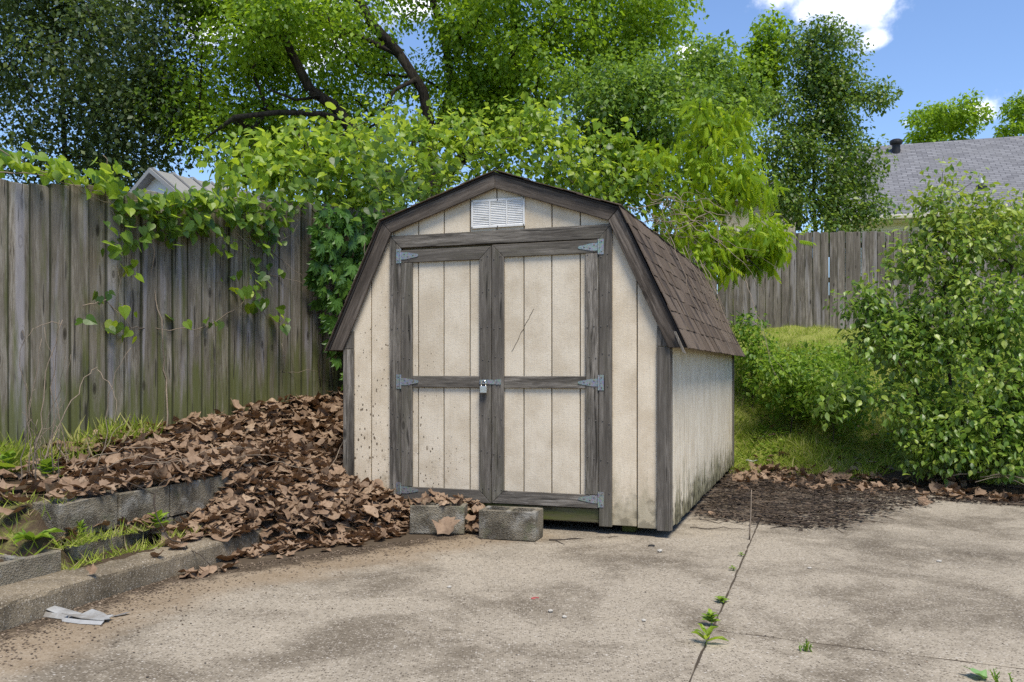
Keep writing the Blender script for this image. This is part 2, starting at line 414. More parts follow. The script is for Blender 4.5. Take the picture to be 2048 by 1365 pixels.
M = {}
M['picket'] = mat_wood('weathered_picket', (.058, .046, .030), (.22, .192, .148), (.40, .37, .315), green=.8, gz=(.05, .85), lavender=.6, edge=.0700)
M['picket_back'] = mat_wood('weathered_picket_grey', (.065, .055, .046), (.165, .142, .12), (.31, .28, .245), green=.15, gz=(0, .3), lavender=.4, edge=.0705)
M['trim'] = mat_wood('weathered_trim', (.036, .031, .026), (.150, .132, .110), (.36, .325, .28), green=.14, gz=(-.9, -.7))
M['trim_mossy'] = mat_wood('mossy_trim', (.06, .055, .03), (.14, .125, .07), (.22, .20, .12), green=.9, gz=(0, 1))
M['fascia'] = mat_wood('weathered_fascia', (.034, .027, .022), (.105, .085, .068), (.24, .20, .165))
def mat_siding(name, base, low_green=0.0, specks=0.0):
    g = G(name); raw = g.node('ShaderNodeTexCoord').outputs['Object']; v = g.coord('Object', (1, 1, 1), 13.0)
    gm = g.node('ShaderNodeNewGeometry').outputs['Position']; z = g.xyz(gm)[2]; x = g.xyz(gm)[0]
    fine = g.noise(g.node('ShaderNodeVectorMath', {0: v, 1: (1, 1, 2.2)}, operation='MULTIPLY').outputs[0], 60, 5, .75)
    vert = g.noise(g.node('ShaderNodeVectorMath', {0: v, 1: (1, 1, .06)}, operation='MULTIPLY').outputs[0], 90, 3, .6)
    blot = g.noise(v, 3.2, 5, .65)
    c = g.mix(g.rng(blot, .36, .68, 0, .75), base, tuple(a * b for a, b in zip(base, (.74, .70, .64))))
    c = g.mix(g.rng(vert, .5, .75, 0, .28), c, tuple(a * .62 for a in base))
    c = g.mix(g.rng(fine, .54, .70, 0, .5), c, tuple(a * .5 for a in base))
    if specks:
        sp = g.voro(g.node('ShaderNodeVectorMath', {0: v, 1: (1.25, 1.25, .8)}, operation='MULTIPLY').outputs[0], 26)
        amount = g.math('MULTIPLY', g.rng(z, 1.9, .35, .35, 1), g.rng(x, .1, -1.1, .15, 1))
        rad = g.math('MULTIPLY', amount, .42)
        on = g.math('LESS_THAN', sp, g.math('MULTIPLY', rad, g.noise(v, 9, 2)))
        c = g.mix(g.math('MULTIPLY', on, .85), c, (.07, .045, .025))
        c = g.mix(g.math('MULTIPLY', g.rng(g.noise(v, 11, 4, .7), .52, .72, 0, .75), g.math('MULTIPLY', amount, g.rng(z, .95, .25))), c, (.20, .135, .07))
    if low_green:
        gn = g.noise(g.node('ShaderNodeVectorMath', {0: gm, 1: (9, 9, 3.2)}, operation='MULTIPLY').outputs[0], 1, 5, .65)
        lo = g.rng(z, .62, .05, 0, 1, False)
        c = g.mix(g.math('MULTIPLY', g.rng(g.math('ADD', gn, g.math('MULTIPLY', lo, .55)), .72, 1.02), low_green), c, (.105, .098, .035))
        c = g.mix(g.math('MULTIPLY', g.rng(g.math('ADD', g.noise(gm, 14, 4), g.math('MULTIPLY', lo, .45)), .82, 1.0), low_green), c, (.035, .03, .015))
    h = g.math('ADD', fine, g.math('MULTIPLY', vert, .7))
    return g.done(c, .72, g.bump(h, .45, .004), spec=.25)
M['siding'] = mat_siding('cream_siding', (.66, .565, .43), .45, 1.0)
M['siding_door'] = mat_siding('cream_door_siding', (.63, .55, .43), 0, 1.0)
M['siding_side'] = mat_siding('pale_side_siding', (.70, .615, .48), .8)
M['groove'] = mat_plain('groove_grey', (.20, .17, .125), .9)  # darker, greyer tone than the boards, seen in the siding grooves
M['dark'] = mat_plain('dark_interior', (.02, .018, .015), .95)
def mat_shingle():
    g = G('asphalt_shingle'); v = g.coord('Object', (1, 1, 1), 9.0); w = g.node('ShaderNodeNewGeometry').outputs['Position']
    n = g.noise(v, 240, 3, .7); b = g.noise(g.node('ShaderNodeVectorMath', {0: w, 1: (3.2, 3.2, .5)}, operation='MULTIPLY').outputs[0], 1.6, 4, .6)
    c = g.mix(g.node('ShaderNodeObjectInfo').outputs['Random'], (.095, .071, .053), (.155, .120, .092))
    c = g.mix(g.rng(b, .50, .66, 0, .75), c, (.032, .028, .028))
    c = g.mix(g.rng(n, .42, .66, 0, .45), c, (.045, .032, .026))
    c = g.mix(g.rng(g.noise(w, 7, 4), .66, .72, 0, .8), c, (.10, .085, .02))
    return g.done(c, .95, g.bump(n, .8, .004), spec=.1)
M['shingle'] = mat_shingle()
M['drip'] = mat_plain('roof_edge', (.030, .026, .024), .9)
def mat_galv():
    g = G('galvanised_steel'); v = g.coord('Object'); n = g.voro(v, 90, out='Color'); 
    c = g.mix(.35, (.36, .385, .37), n, 'MULTIPLY'); r = g.noise(v, 30, 4)
    c = g.mix(g.rng(r, .60, .72, 0, .6), c, (.16, .11, .07))
    return g.done(c, .48, None, .75, .5)
M['galv'] = mat_galv()
M['screw'] = mat_plain('screw_head', (.12, .11, .10), .6, .6)
M['white_vent'] = mat_plain('white_vent_plastic', (.66, .65, .62), .5, 0, .2, 14, .05, .4, dirt=(.42, .41, .37))
M['chrome'] = mat_plain('padlock_shackle', (.75, .75, .74), .2, 1.0, .1)
M['lock'] = mat_plain('padlock_body', (.62, .62, .60), .32, .85, .2, 60)
def mat_concrete(name, base, dark, agg=1.0, world=True, dirt=False):
    g = G(name); P = g.node('ShaderNodeNewGeometry').outputs['Position'] if world else g.coord('Object', (1, 1, 1), 17.)
    n1 = g.noise(P, 1.1, 7, .66, .5); n2 = g.noise(P, 3.6, 6, .68); n3 = g.noise(P, 30, 4, .7)
    c = g.mix(g.rng(n1, .42, .62, 0, .95), base, dark)
    c = g.mix(g.rng(g.noise(P, .55, 4, .6, .3), .50, .68, 0, .55), c, tuple(x * .75 for x in dark))
    c = g.mix(g.rng(n2, .48, .70, 0, .5), c, tuple(x * 1.22 for x in base))
    c = g.mix(g.rng(n3, .50, .75, 0, .4), c, tuple(x * .55 for x in dark))
    sp = g.node('ShaderNodeTexVoronoi', {'Vector': P, 'Scale': 135.0 * agg}); 
    cell = g.xyz(sp.outputs['Color'])[0]
    peb = g.rng(sp.outputs['Distance'], .60, .34)
    c = g.mix(g.math('MULTIPLY', peb, g.rng(cell, .66, .85, 0, .5)), c, (.47, .42, .35))
    c = g.mix(g.math('MULTIPLY', peb, g.rng(cell, .40, .1, 0, .85)), c, (.07, .056, .042))
    sp2 = g.node('ShaderNodeTexVoronoi', {'Vector': P, 'Scale': 60.0 * agg}); c2 = g.xyz(sp2.outputs['Color'])[1]
    c = g.mix(g.math('MULTIPLY', g.rng(sp2.outputs['Distance'], .30, .18), g.rng(c2, .90, .94, 0, .55)), c, (.52, .49, .44))
    if dirt:
        # tan wash of soil along the kerb and the foot of the leaf mound
        s_ = g.node('ShaderNodeVectorMath', {0: g.node('ShaderNodeVectorMath', {0: P, 1: (O2[0], O2[1], 0)}, operation='SUBTRACT').outputs[0], 1: (Rv[0], Rv[1], 0)}, operation='DOT_PRODUCT').outputs['Value']
        t_ = g.node('ShaderNodeVectorMath', {0: g.node('ShaderNodeVectorMath', {0: P, 1: (O2[0], O2[1], 0)}, operation='SUBTRACT').outputs[0], 1: (Dv[0], Dv[1], 0)}, operation='DOT_PRODUCT').outputs['Value']
        edge = g.math('SUBTRACT', s_, g.math('MULTIPLY', g.rng(t_, -2.2, -.2, 0, 1, False), 1.05))
        dn = g.noise(P, 2.4, 6, .7)
        near = g.math('ADD', g.rng(edge, 1.15, .1, 0, 1), g.math('MULTIPLY_ADD', dn, 1.0, -.5))
        c = g.mix(g.math('MULTIPLY', g.rng(near, .28, .85), g.rng(t_, .2, -.3, 0, .6)), c, (.23, .165, .10))
        near2 = g.math('ADD', g.rng(edge, .52, .05, 0, 1), g.math('MULTIPLY_ADD', g.noise(P, 7, 6, .75), 1.6, -.8))
        c = g.mix(g.math('MULTIPLY', g.rng(near2, .5, .95), g.rng(t_, .2, -.2, 0, .9)), c, (.055, .040, .026))
        right = g.math('MULTIPLY', g.rng(s_, 1.9, 2.6), g.math('MULTIPLY', g.rng(s_, 4.6, 3.0), g.rng(t_, .2, 1.2)))
        c = g.mix(g.math('MULTIPLY', g.rng(g.math('ADD', right, g.math('MULTIPLY_ADD', dn, 1.4, -.7)), .5, 1.0), .75), c, (.075, .055, .04))
    h = g.math('ADD', g.math('MULTIPLY', n3, .6), g.math('MULTIPLY', peb, .4))
    return g.done(c, .93, g.bump(h, .5, .004), spec=.15)
M['concrete'] = mat_concrete('driveway_concrete', (.288, .248, .190), (.138, .114, .083), .8, True, True)
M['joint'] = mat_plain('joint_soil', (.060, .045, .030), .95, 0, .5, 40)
M['kerb'] = mat_concrete('kerb_concrete', (.215, .175, .12), (.080, .064, .042), 1.1)
def mat_block():
    g = G('concrete_block'); P = g.coord('Object', (1, 1, 1), 17.); W_ = g.node('ShaderNodeNewGeometry').outputs['Position']
    n1 = g.noise(W_, 5, 5, .65); n3 = g.noise(P, 130, 3, .8); v = g.voro(P, 120)
    c = g.mix(g.rng(n1, .40, .62), (.20, .172, .125), (.075, .063, .045))
    c = g.mix(g.rng(g.noise(W_, 8, 4), .56, .72, 0, .7), c, (.10, .105, .055))
    c = g.mix(g.rng(n3, .5, .7, 0, .5), c, (.30, .29, .26)); c = g.mix(g.rng(v, .35, .1, 0, .5), c, (.03, .03, .028))
    c = g.mix(g.math('MULTIPLY', g.rng(g.noise(P, 9, 4), .5, .7), .55), c, (.36, .345, .31))
    return g.done(c, .95, g.bump(g.math('ADD', n3, v), .8, .006), spec=.1)
M['block'] = mat_block()
def mat_ground():
    g = G('soil_and_turf'); P = g.node('ShaderNodeNewGeometry').outputs['Position']
    a = g.node('ShaderNodeAttribute', attribute_name='turf').outputs['Fac']
    n = g.noise(P, 6, 5, .65); f = g.noise(P, 45, 4, .7)
    soil = g.mix(n, (.045, .031, .020), (.10, .072, .045)); turf = g.mix(n, (.17, .19, .04), (.30, .31, .09))
    turf = g.mix(g.rng(f, .55, .75, 0, .6), turf, (.26, .23, .10))
    c = g.mix(g.rng(g.math('ADD', a, g.math('MULTIPLY_ADD', n, .8, -.4)), .35, .65), soil, turf)
    return g.done(c, .95, g.bump(f, 1.0, .02), spec=.1)
M['ground'] = mat_ground()
M['dead'] = mat_leaf('dead_leaf', [(0, (.09, .055, .034)), (.25, (.19, .122, .076)), (.45, (.27, .18, .115)), (.62, (.125, .078, .048)), (.8, (.38, .275, .185)), (1, (.20, .125, .075))], .15, (.30, .14, .05), .7, .2, back=(.28, .19, .125), mottle=.6)
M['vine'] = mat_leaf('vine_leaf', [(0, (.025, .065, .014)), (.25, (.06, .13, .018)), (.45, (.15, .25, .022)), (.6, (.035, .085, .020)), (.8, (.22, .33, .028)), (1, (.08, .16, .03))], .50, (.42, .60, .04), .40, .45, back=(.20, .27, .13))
M['vine_top'] = mat_leaf('sunlit_vine_leaf', [(0, (.10, .19, .018)), (.3, (.24, .36, .022)), (.55, (.13, .24, .024)), (.8, (.36, .46, .026)), (1, (.20, .32, .03))], .55, (.58, .72, .03), .40, .4, back=(.26, .34, .12))  # brighter yellow copy of the vine leaf; sunlight on upper leaves painted into the colour
M['creeper'] = mat_leaf('creeper_leaf', [(0, (.040, .100, .014)), (.5, (.075, .165, .020)), (1, (.12, .23, .026))], .25, (.10, .26, .03), .45, .4)
M['pear_dark'] = mat_leaf('dark_glossy_leaf', [(0, (.030, .056, .020)), (.5, (.066, .105, .036)), (.8, (.115, .16, .052)), (1, (.18, .22, .05))], .34, (.20, .30, .04), .5, .4)
M['maple'] = mat_leaf('maple_leaf', [(0, (.055, .115, .012)), (.3, (.11, .205, .016)), (.65, (.20, .32, .022)), (1, (.30, .43, .03))], .52, (.38, .56, .02), .5, .3)
M['mid'] = mat_leaf('mid_green_leaf', [(0, (.045, .10, .018)), (.4, (.10, .19, .028)), (.8, (.18, .29, .038)), (1, (.25, .35, .05))], .45, (.28, .44, .03), .45, .4)
M['pear'] = mat_leaf('pear_leaf', [(0, (.036, .082, .018)), (.4, (.075, .145, .024)), (.75, (.145, .23, .034)), (1, (.24, .30, .05))], .42, (.24, .38, .03), .42, .4)
M['lime'] = mat_leaf('lime_leaf', [(0, (.12, .22, .016)), (.25, (.24, .37, .018)), (.5, (.36, .48, .022)), (.7, (.17, .29, .018)), (1, (.46, .55, .035))], .55, (.60, .74, .025), .5, .3)
M['shrub'] = mat_leaf('shrub_leaf', [(0, (.045, .10, .018)), (.35, (.105, .195, .026)), (.7, (.19, .30, .036)), (.9, (.29, .38, .05)), (1, (.36, .42, .09))], .45, (.30, .46, .04), .36, .5, back=(.22, .30, .14))
M['tips'] = mat_leaf('pale_tip_leaf', [(0, (.20, .29, .04)), (.5, (.30, .38, .06)), (1, (.40, .44, .12))], .4, (.5, .6, .05), .4, .45)
M['bush'] = mat_leaf('bush_leaf', [(0, (.06, .13, .02)), (.3, (.14, .25, .028)), (.6, (.24, .36, .036)), (.8, (.10, .20, .025)), (1, (.36, .46, .07))], .5, (.32, .50, .04), .45, .35)
M['grass'] = mat_leaf('grass_blade', [(0, (.20, .27, .035)), (.4, (.33, .41, .05)), (.7, (.42, .47, .08)), (.9, (.50, .47, .17)), (1, (.52, .42, .24))], .45, (.28, .40, .05), .6, .2)
M['weed'] = mat_leaf('weed_leaf', [(0, (.10, .20, .025)), (.5, (.17, .28, .03)), (1, (.26, .36, .04))], .40, (.40, .55, .04), .5, .3)
M['bark'] = mat_bark('dark_bark', (.012, .010, .008), (.042, .034, .027))
M['bark_grey'] = mat_bark('grey_bark', (.05, .045, .038), (.13, .115, .095))
M['twig'] = mat_plain('dry_twig', (.26, .205, .15), .85, 0, .5, 40)
M['twig_dark'] = mat_plain('dark_twig', (.060, .045, .034), .9, 0, .5, 40)
M['stem'] = mat_plain('green_stem', (.16, .20, .05), .7, 0, .3, 40)
def mat_mulch():
    g = G('mulch_bits'); a = g.node('ShaderNodeAttribute', attribute_name='rnd').outputs['Fac']
    return g.done(g.ramp(a, [(0, (.018, .014, .012)), (.45, (.045, .033, .025)), (.75, (.10, .072, .050)), (.93, (.22, .165, .115)), (1, (.30, .24, .18))]), .9, None, spec=.2)
M['mulch'] = mat_mulch()
def mat_house_roof():
    g = G('grey_house_shingles'); v = g.coord('Object')
    br = g.node('ShaderNodeTexBrick', {'Vector': v, 'Color1': (.125, .125, .135, 1), 'Color2': (.20, .20, .212, 1), 'Mortar': (.075, .075, .082, 1), 'Scale': 1.0, 'Mortar Size': .012, 'Brick Width': .30, 'Row Height': .14, 'Bias': .1})
    c = g.mix(g.rng(g.noise(v, 1.2, 4), .35, .7, 0, .4), br.outputs['Color'], (.16, .16, .165))
    return g.done(c, .95, g.bump(br.outputs['Fac'], .4, .01), spec=.1)
M['house_roof'] = mat_house_roof()
M['house_wall'] = mat_plain('pale_vinyl_siding', (.62, .63, .64), .6, 0, .1, 3, .02)
M['house_trim'] = mat_plain('cream_fascia', (.50, .47, .38), .6, 0, .2, 3, .02)
M['tan_wall'] = mat_plain('tan_wall', (.36, .32, .24), .8, 0, .2, 3, .05)
M['white_wall'] = mat_plain('white_metal_wall', (.80, .82, .84), .5, 0, .08, 2, .02)
M['metal_roof'] = mat_plain('grey_metal_roof', (.30, .295, .29), .5, .2, .2, 2, .02)
M['black_pipe'] = mat_plain('black_vent_pipe', (.018, .018, .02), .5, 0, .2)
M['white_pipe'] = mat_plain('white_vent_pipe', (.75, .75, .73), .5)
M['litter'] = mat_plain('scrap_siding', (.33, .33, .32), .45, 0, .4, 16, .05, .4, dirt=(.18, .16, .135))
M['grey_scrap'] = mat_plain('grey_scrap', (.17, .18, .19), .7)
M['pebble'] = mat_plain('pebble', (.42, .39, .34), .8, 0, .4, 60)
M['rubber'] = mat_plain('rubber', (.02, .02, .02), .6)
M['red'] = mat_plain('red_plastic', (.40, .10, .09), .5)
M['green_leaf'] = mat_leaf('fallen_green_leaf', [(0, (.14, .27, .08)), (1, (.20, .34, .12))], .2, (.2, .4, .05), .5, .3)

# ================================================================== THE SETTING
def build_ground():
    xs = np.unique(np.concatenate([np.linspace(-400, -60, 12), np.linspace(-60, -12, 25), np.linspace(-12, -6, 20), np.arange(-6, 8, .065), np.linspace(8, 14, 30), np.linspace(14, 60, 24), np.linspace(60, 400, 12)]))
    ys = np.unique(np.concatenate([np.linspace(-120, -6, 20), np.linspace(-6, 2.5, 20), np.arange(2.5, 13, .065), np.linspace(13, 20, 40), np.linspace(20, 60, 25), np.linspace(60, 600, 14)]))
    X, Y = np.meshgrid(xs, ys, indexing='xy')
    Z = ground(X, Y) ; nx, ny = len(xs), len(ys)
    Z = np.where((X < -12) & (Y < 12), np.minimum(Z, .6), Z)
    V = np.stack([X, Y, Z], -1).reshape(-1, 3)
    i = np.arange(ny - 1)[:, None] * nx + np.arange(nx - 1)[None]
    Q = np.stack([i, i + 1, i + 1 + nx, i + nx], -1).reshape(-1, 4)
    me = np_mesh('ground', V, Q, M['ground'])
    s, t = ST(X, Y)
    turf = np.clip(sstep(3.9, 4.5, t + .3 * vnoise(X, Y, 2, 5)) * (s > -.6), 0, 1)
    turf = np.maximum(turf, ((t < -2.2) & (s < -.1)) * .38)
    turf = np.maximum(turf, (np.hypot(X, Y) > 18) * 1.0)
    a = me.attributes.new('turf', 'FLOAT', 'POINT'); a.data.foreach_set('value', turf.astype(np.float32).ravel())
    me.shade_smooth()
    tag(mesh_obj('ground', me, M['ground']), kind='structure')
build_ground()

def build_driveway():
    root = bpy.data.objects.new('driveway', None); link(root); tag(root, kind='structure')
    rg = np.random.RandomState(4)
    rects = [(.11, 2.95, -12, -5.9), (.11, 2.95, -5.9, -2.0), (.11, 2.95, -2.0, 2.6), (2.95, 6.0, -12, -5.9), (2.95, 6.0, -5.9, -2.0), (2.95, 6.0, -2.0, 1.05), (2.95, 6.0, 1.05, 3.02),
             (6.0, 9.0, -12, -5.9), (6.0, 9.0, -5.9, -2.0), (6.0, 9.0, -2.0, 1.05), (6.0, 9.0, 1.05, 3.02)]
    for k, (s0, s1, t0, t1) in enumerate(rects):
        g = .0035; h = .0075 if s0 > 2 else .003
        c = [(s0 + g, t0 + h), (s1 - g, t0 + h), (s1 - g, t1 - h), (s0 + g, t1 - h)]; P = []
        for a, b in zip(c, c[1:] + c[:1]):
            n = max(2, int(np.hypot(b[0] - a[0], b[1] - a[1]) / .06))
            for i in range(n):
                u = i / n; j = rg.uniform(-.003, .003) * (i > 0)
                P.append((a[0] + (b[0] - a[0]) * u + j, a[1] + (b[1] - a[1]) * u + j))
        n = len(P)
        if t1 == 3.02: P = [(s, t + (.10 * vnoise(s, t, 2.0, 3.) if t > 2.9 else 0)) for s, t in P]
        w = [W(s, t) for s, t in P]; zz = [float(slab_z(p[0], p[1])) for p in w]
        cx, cyy = np.mean([p[0] for p in w]), np.mean([p[1] for p in w])
        def ring(f, dz):
            out = []
            for p, z in zip(w, zz):
                d = np.array([cx - p[0], cyy - p[1]]); d /= np.linalg.norm(d); out.append((p[0] + d[0] * f, p[1] + d[1] * f, z + dz))
            return out
        V = ring(.005, 0) + ring(0, -.004) + ring(0, -.10)
        Fc = [tuple(range(n))] + [(i, i + n, (i + 1) % n + n, (i + 1) % n) for i in range(n)] + [(i + n, i + 2 * n, (i + 1) % n + 2 * n, (i + 1) % n + n) for i in range(n)]
        MB().add(V, Fc).build('slab', M['concrete'], root)
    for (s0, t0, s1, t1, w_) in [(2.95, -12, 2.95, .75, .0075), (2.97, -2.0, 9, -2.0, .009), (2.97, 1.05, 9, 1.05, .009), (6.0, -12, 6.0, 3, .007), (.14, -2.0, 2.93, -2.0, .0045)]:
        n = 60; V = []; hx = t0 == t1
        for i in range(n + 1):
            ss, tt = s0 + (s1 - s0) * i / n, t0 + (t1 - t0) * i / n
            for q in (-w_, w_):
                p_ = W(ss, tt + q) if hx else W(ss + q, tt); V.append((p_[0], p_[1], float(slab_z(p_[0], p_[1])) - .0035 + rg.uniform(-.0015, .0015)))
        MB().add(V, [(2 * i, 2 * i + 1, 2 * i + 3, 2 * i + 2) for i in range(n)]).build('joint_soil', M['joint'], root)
    # kerb with a worn rounded edge, cast in lengths
    kb = bpy.data.objects.new('kerb', None); link(kb); tag(kb, kind='structure')
    ts = [-12, -9, -6.2, -3.4, -.55]
    for a, b in zip(ts, ts[1:]):
        n = int((b - a - .008) / .05); V = []; prof = [(.103, -.08), (.103, .092), (.098, .108), (.082, .118), (-.135, .121), (-.142, .112), (-.142, -.08)]
        for i in range(n + 1):
            t = a + .004 + (b - a - .008) * i / n; w1 = .004 * vnoise(t * 9, 1, 1.3, 2.)
            V += [W(s + w1 + rg.uniform(-.0025, .0025), t, z + rg.uniform(-.003, .003) * (z > 0)) for s, z in prof]
        m = len(prof); Fc = [(i * m + j, i * m + j + 1, (i + 1) * m + j + 1, (i + 1) * m + j) for i in range(n) for j in range(m - 1)] + [tuple(range(m)), tuple(range(n * m, n * m + m))[::-1]]
        MB().add(V, Fc).build('kerb_length', M['kerb'], kb)
build_driveway()

# ------------------------------------------------------------------ hollow concrete block, shared by walls and the loose ones
def block_mesh(name, L=.39, D=.19, H=.19, seed=0, cores=True):
    rg = np.random.RandomState(seed); bm = bmesh.new()
    xs = [-L / 2, -L / 2 + .035, -.018, .018, L / 2 - .035, L / 2]; ys = [-D / 2, -D / 2 + .033, D / 2 - .033, D / 2]
    g = {}
    for k, z in enumerate((0, H)):
        for i, x in enumerate(xs):
            for j, y in enumerate(ys): g[i, j, k] = bm.verts.new((x, y, z))
    hole = {(1, 1), (3, 1)} if cores else set()
    for i in range(5):
        for j in range(3):
            if (i, j) in hole:
                for (a, b) in (((i, j), (i + 1, j)), ((i + 1, j), (i + 1, j + 1)), ((i + 1, j + 1), (i, j + 1)), ((i, j + 1), (i, j))):
                    bm.faces.new((g[a + (0,)], g[b + (0,)], g[b + (1,)], g[a + (1,)]))
            else:
                for k in (0, 1): bm.faces.new([g[i, j, k], g[i + 1, j, k], g[i + 1, j + 1, k], g[i, j + 1, k]])
    for i in range(5):
        for j in (0, 3): bm.faces.new([g[i, j, 0], g[i + 1, j, 0], g[i + 1, j, 1], g[i, j, 1]])
    for j in range(3):
        for i in (0, 5): bm.faces.new([g[i, j, 0], g[i, j + 1, 0], g[i, j + 1, 1], g[i, j, 1]])
    bmesh.ops.recalc_face_normals(bm, faces=bm.faces)
    sharp = [e for e in bm.edges if len(e.link_faces) == 2 and e.link_faces[0].normal.dot(e.link_faces[1].normal) < .5]
    bmesh.ops.bevel(bm, geom=sharp, offset=.007, segments=2, affect='EDGES', profile=.5)
    for v in bm.verts: v.co += Vector(rg.uniform(-.002, .002, 3))
    me = bpy.data.meshes.new(name); bm.to_mesh(me); bm.free(); me.materials.append(M['block']); return me
blk = [block_mesh('block', seed=i) for i in range(3)]
RZ = -YAW
low = empty('block_wall', W(-.235, -2.45, .04), 'low mossy concrete block row just behind the driveway kerb', 'block wall', RZ + R_(90))
for i in range(6):
    x = -2.26 + i * .402
    mesh_obj('block', blk[i % 3], None, low, (x, random.Random(i).uniform(-.006, .006), -.01 + .002 * (i % 2)), (0, 0, R_(random.Random(i + 9).uniform(-1.2, 1.2))))
up = empty('block_wall', W(-.36, -2.40, .235), 'raised dark block terrace wall half buried under brown leaves', 'block wall', RZ + R_(90))
for i in range(5):
    mesh_obj('block', blk[(i + 1) % 3], None, up, (.20 + i * .402, random.Random(i + 30).uniform(-.006, .006), .0), (0, 0, R_(random.Random(i + 40).uniform(-1, 1))))
for i in range(5):
    mesh_obj('block', blk[i % 3], None, up, (.24 + i * .402, -.004, -.197))

# ------------------------------------------------------------------ fences
def fence(root, n, pitch, ground_z, height, mat, seed, dog=.02, tilt=.25, x0=0.0, wide=-.003):
    rg = random.Random(seed); ms = []
    for v in range(6):
        h = height; w = pitch + wide; c = dog * rg.uniform(.5, 1.2); d = rg.uniform(-.01, .01)
        me = prism([(-w / 2, 0), (w / 2, 0), (w / 2, h - c + d), (w / 2 - c, h + d * .5), (-w / 2 + c, h), (-w / 2, h - c)], -.009, .009).mesh('picket', .0042)
        me.materials.append(mat); ms.append(me)
    for i in range(n):
        x = x0 + i * pitch
        o = mesh_obj('picket', ms[rg.randrange(6)], None, root, (x, (i % 2) * .008 + rg.uniform(-.003, .003), ground_z(x) + rg.uniform(-.018, .012)))
        o.rotation_euler = (R_(rg.uniform(-.25, .25)), R_(rg.uniform(-tilt, tilt)), R_(rg.uniform(-1.5, 1.5)))
    L = n * pitch; k = (ground_z(x0 + L) - ground_z(x0)) / L; ang = math.atan(k)
    for zf in (.25, .92, 1.55):
        m = MB(); m.box(0, L / math.cos(ang), .026, .062, -.045, .045)
        m.build('rail', mat, root, (x0 - pitch / 2, 0, ground_z(x0) + zf), (0, -ang, 0))
    j = 0; xx = x0
    while xx < x0 + L:
        MB().box(-.045, .045, .064, .152, -.2, height - .12).build('post', mat, root, (xx, 0, ground_z(xx))); xx += 2.4
FROT = math.atan2(FDIR[1], FDIR[0])
fa0 = FA - FDIR * 1.45
lf = empty('wooden_fence', (fa0[0], fa0[1], 0), 'tall weathered board fence stained green, draped with vine, beside the leaf pile', 'fence', FROT)
def lf_z(x): return float(.516 + .128 * (fa0[1] + FDIR[1] * x - 5.68)) - .02
fence(lf, int((np.linalg.norm(FB - FA) + 1.45) / .143), .143, lf_z, 1.83, M['picket'], 5, .012, .12, wide=.008)
ba, bb = np.array([2.69, 16.32]), np.array([11.5, 16.0])
bf = empty('wooden_fence', (ba[0], ba[1], 0), 'grey board fence along the back of the lawn below the house', 'fence', math.atan2(bb[1] - ba[1], bb[0] - ba[0]))
fence(bf, 61, .145, lambda x: 1.80 + .012 * x, 1.80, M['picket_back'], 8, .022, .35, wide=-.0008)

# ------------------------------------------------------------------ the shed
SW, SL = 2.44, 4.15
shed = empty('storage_shed', W(0, 0, 0), 'cream wooden barn shed with grey trim, double doors and brown shingle roof', 'shed', RZ)
PROF = [(-.107, 1.255), (.34, 2.19), (1.22, 2.486), (2.10, 2.19), (2.547, 1.255)]
def roof_z(x):
    xs_, zs_ = zip(*PROF); return float(np.interp(x, xs_, zs_))
def offset_profile(prof, d):
    out = []
    for i, p in enumerate(prof):
        p = np.array(p)
        def nrm(a, b): t = np.array(b) - np.array(a); t = t / np.linalg.norm(t); return np.array([t[1], -t[0]])
        ns = []
        if i > 0: ns.append(nrm(prof[i - 1], prof[i]))
        if i < len(prof) - 1: ns.append(nrm(prof[i], prof[i + 1]))
        b = sum(ns); b /= np.linalg.norm(b); out.append(tuple(p + b * d / b.dot(ns[0])))
    return out
INN = offset_profile(PROF, .092); DECK = offset_profile(PROF, -.012)
Z0 = .056
groove_x = [.222] + [1.22 + k * .2033 for k in range(-3, 4)] + [2.222]
xs_all = [.004] + [.222, .407] + [1.22 + k * .2033 for k in range(-3, 4)] + [2.036, 2.222] + [2.436]
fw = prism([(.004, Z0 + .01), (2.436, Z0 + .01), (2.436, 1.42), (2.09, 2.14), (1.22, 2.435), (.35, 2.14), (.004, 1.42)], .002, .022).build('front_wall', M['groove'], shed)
def under(x, m=.035): return roof_z(x) - m
xs_s = sorted(set([round(v, 4) for v in xs_all])); gw = .0045
for a, b in zip(xs_s, xs_s[1:]):
    a2, b2 = a + (gw if a > .01 else 0), b - (gw if b < 2.43 else 0)
    if b2 < .43 or a2 > 2.0: zlo = Z0 + random.Random(int(a * 1e3)).uniform(-.006, .006)
    else: zlo = 2.03
    pts = [(a2, zlo), (b2, zlo), (b2, min(under(b2), 3))]
    for kx in (2.10, 1.22, .34):
        if a2 < kx < b2: pts.append((kx, under(kx)))
    pts.append((a2, under(a2)))
    board('siding_board', pts, (0, 1), -.013, .0015, M['siding'], fw, .0015)
# corner boards, casing, header
for x0, x1 in ((-.006, .082), (2.358, 2.446)):
    board('corner_board', rect(x0, x1, Z0 - .012, 1.262), (0, 1), -.034, -.0135, M['trim'], shed, .003)
    board('corner_block', rect(x0 + .001, x1 - .001, 1.266, 1.40) if x0 < 1 else rect(x0 + .001, x1 - .001, 1.266, 1.40), (0, 1), -.031, -.0135, M['trim'], shed, .003)
hd = .092
board('door_casing', [(.386, .05), (.476, .05), (.476, 2.002), (.386, 2.092)], (0, 1), -.036, -.0135, M['trim'], shed, .003)
board('door_casing', [(1.966, .05), (2.055, .05), (2.055, 2.092), (1.966, 2.002)], (0, 1), -.036, -.0135, M['trim'], shed, .003)
board('header', [(.3875, 2.0935), (.4775, 2.0035), (1.9645, 1.998), (2.0535, 2.0935)], (1, .0), -.0365, -.0135, M['trim'], shed, .003)
board('threshold', rect(.482, 1.960, .072, .163), (1, 0), -.014, .004, M['trim_mossy'], shed, .003)
